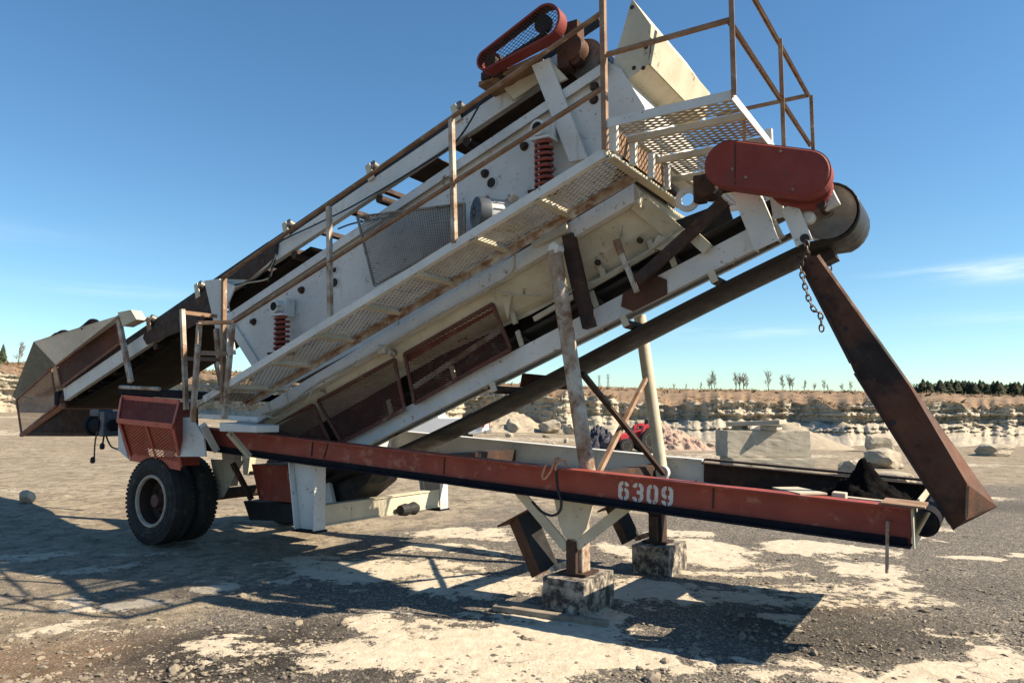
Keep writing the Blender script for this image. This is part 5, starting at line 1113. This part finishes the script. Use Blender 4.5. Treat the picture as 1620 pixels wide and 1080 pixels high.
# squat black motor with hanging leads
bm_ = MB(); c_ = pt(150, 672, 5.75); bm_.lathe(c_, U, [(.06, -.06), (.14, -.05), (.155, 0), (.155, .06), (.13, .07), (.13, .30), (.155, .31), (.155, .36), (.08, .37), (.08, .5)], 24); bmo = bm_.obj('drive_motor', 'navy', PL, True)
bm_ = MB(); bm_.box(c_+U*.15+Z*.17, U*.12, V*.1, Z*.05); bm_.box(c_+U*.4+Z*.02, U*.06, V*.13, Z*.17); bm_.obj('terminal_box', 'motorblue', bmo, bevel=.01)
def cable(path, r, m, name, parent=PL, n=6):
    P_ = [Vector(p) for p in path]; out = []
    for i in range(len(P_)-1):
        p0, p1, p2, p3 = P_[max(i-1, 0)], P_[i], P_[i+1], P_[min(i+2, len(P_)-1)]
        for k in range(n):
            t = k/n; out.append(.5*((2*p1)+(p2-p0)*t+(2*p0-5*p1+4*p2-p3)*t*t+(3*p1-p0-3*p2+p3)*t**3))
    out.append(P_[-1]); return MB().tube(out, r, 6).obj(name, m, parent, True)
cb1 = cable([pt(152, 650, 5.7), pt(158, 668, 5.66), pt(151, 695, 5.66), pt(149, 726, 5.66)], .010, 'blackcable', 'hanging_lead'); MB().lathe(pt(147, 722, 5.66), -Z, [(.012, 0), (.03, .02), (.034, .07), (.02, .09)], 12).obj('plug', 'black', cb1, True)
cb2 = cable([pt(160, 655, 5.7), pt(166, 672, 5.66), pt(162, 705, 5.66)], .012, 'blackcable', 'hanging_lead'); MB().lathe(pt(162, 700, 5.66), -Z, [(.012, 0), (.03, .02), (.034, .07), (.02, .09)], 12).obj('plug', 'black', cb2, True)
cable([pt(168, 690, 5.7), pt(176, 706, 5.68), pt(190, 711, 5.6)], .012, 'blackcable', 'hanging_lead')

# ---------------- cables along the machine
cable([pt(418, 656, 5.86), pt(436, 661, 5.86), pt(460, 652, 5.86), pt(486, 634, 5.86), pt(502, 606, 5.88), pt(560, 580, 5.88)], .010, 'cable', 'loose_cable')
cable([pt(415, 655, 5.87), pt(450, 642, 5.86), pt(502, 607, 5.88), pt(600, 553, 5.88), pt(700, 495, 5.88), pt(800, 440, 5.88), pt(815, 405, 5.8), pt(817, 372, 5.6)], .010, 'cable', 'loose_cable')
cable([pt(762, 452, 5.9), pt(800, 464, 5.95), pt(840, 468, 5.97), pt(900, 460, 5.98), pt(925, 452, 6.0), pt(1000, 415, 6.05), pt(1065, 368, 6.0)], .010, 'cable', 'loose_cable')
cable([pt(368, 452, 6.06), pt(405, 440, 6.05), pt(432, 412, 6.05), pt(440, 385, 6.06), pt(500, 355, 6.06), pt(560, 325, 6.06), pt(650, 272, 6.06), pt(720, 225, 6.06), pt(762, 160, 5.9)], .010, 'blackcable', 'loose_cable')
cable([pt(372, 455, 6.0), pt(390, 448, 6.0), pt(425, 440, 6.0), pt(432, 418, 6.0), pt(437, 402, 6.0)], .009, 'cable', 'loose_cable')
cable([pt(424, 446, 5.95), pt(430, 425, 5.95), pt(436, 410, 6.0)], .009, 'blackcable', 'loose_cable'); cable([pt(535, 362, 5.95), pt(565, 352, 5.9), pt(640, 340, 5.7)], .010, 'blackcable', 'loose_cable')
cable([pt(880, 742, VN-.02), pt(882, 770, VN-.02), pt(888, 795, VN-.02), pt(884, 810, VN-.01), pt(872, 815, VN), pt(856, 808, VN+.02), pt(842, 793, VN+.04)], .012, 'blackcable', 'air_hose')

# ---------------- things beside the plant
def loose_rope():
    P_ = [pt(864, 734, VN-.02), pt(858, 752, VN-.03), pt(862, 757, VN-.03), pt(872, 744, VN-.03), pt(876, 731, VN-.02), pt(880, 725, VN+.02), pt(886, 726, VN+.02), pt(880, 735, VN-.02), pt(879, 744, VN-.03)]
    P2 = [pt(877, 735, VN-.01), pt(884, 728, VN+.02), pt(893, 729, VN+.05), pt(898, 737, VN+.03)]
    r = cable(P_, .010, 'rope', 'rope_loop', None); tag(r, 'orange rope looped over the red chassis beam', 'rope')
    r2 = cable(P2, .010, 'rope', 'rope_tail', r); return r
loose_rope()
def leg_block(u0, u1, v0, v1, z1, label):
    zb = gzu((u0+u1)/2)-.01; c = W((u0+u1)/2, (v0+v1)/2, zb); mb = rough_box(c+Z*(z1-zb)/2, U*(u1-u0)/2, V*(v1-v0)/2, Z*(z1-zb)/2, 9, .007, v0); o = mb.obj('support_block', 'timber', origin=c); tag(o, label, 'block')
leg_block(-3.22, -2.83, 5.56, 6.14, .292, 'dirty square block under the cream near leg of the plant')
leg_block(-3.20, -2.80, 7.40, 7.95, .292, 'sunlit square block under the rusty far leg of the plant')
a, b = G(782, 966), G(962, 992); mb = MB(); mb.bar(a+Z*.03, b+Z*.03, .075, .045, Vector((a-b).normalized().cross(Z))); o = mb.obj('plank', 'plank', bevel=.004, origin=(a+b)/2); tag(o, 'weathered plank lying on the ground by the near block', 'plank')
a, b = G(800, 962), G(905, 976)
mb = MB(); mb.bar(a+Z*.022+V*.08, b+Z*.022+V*.08, .05, .03, Vector((a-b).normalized().cross(Z))); o = mb.obj('plank', 'plank', bevel=.003, origin=(a+b)/2); tag(o, 'thin broken batten beside the longer weathered plank', 'plank')
# black heap resting on the front deck
c_ = on_beam(-.92, 7.34, WD); n = 56; xs = np.linspace(-1, 1, n); X, Y = np.meshgrid(xs, xs); Hh = np.clip(1-np.sqrt(X**2+Y**2), 0, 1)
Hz = .27*Hh**.95-X*.03*(Hh>0)+(fbm(X*5, Y*5, 5, 91)-.5)*.20*np.clip(Hh*4, 0, 1)+.15*np.exp(-((X+.0)**2+Y**2)/.03)-.05*(Hh <= .02)
co_ = np.stack([(X*.52*U.x+Y*.44*V.x), (X*.52*U.y+Y*.44*V.y), Hz+.004], -1).reshape(-1, 3); gq_ = grid_quads(n, n); gq_ = gq_[(Hh.reshape(-1)[gq_] > .0).any(1)]
o = np_mesh('black_heap', co_, gq_, M['blackpile']); o.location = c_; tag(o, 'black tarry heap piled on the front of the chassis', 'heap')
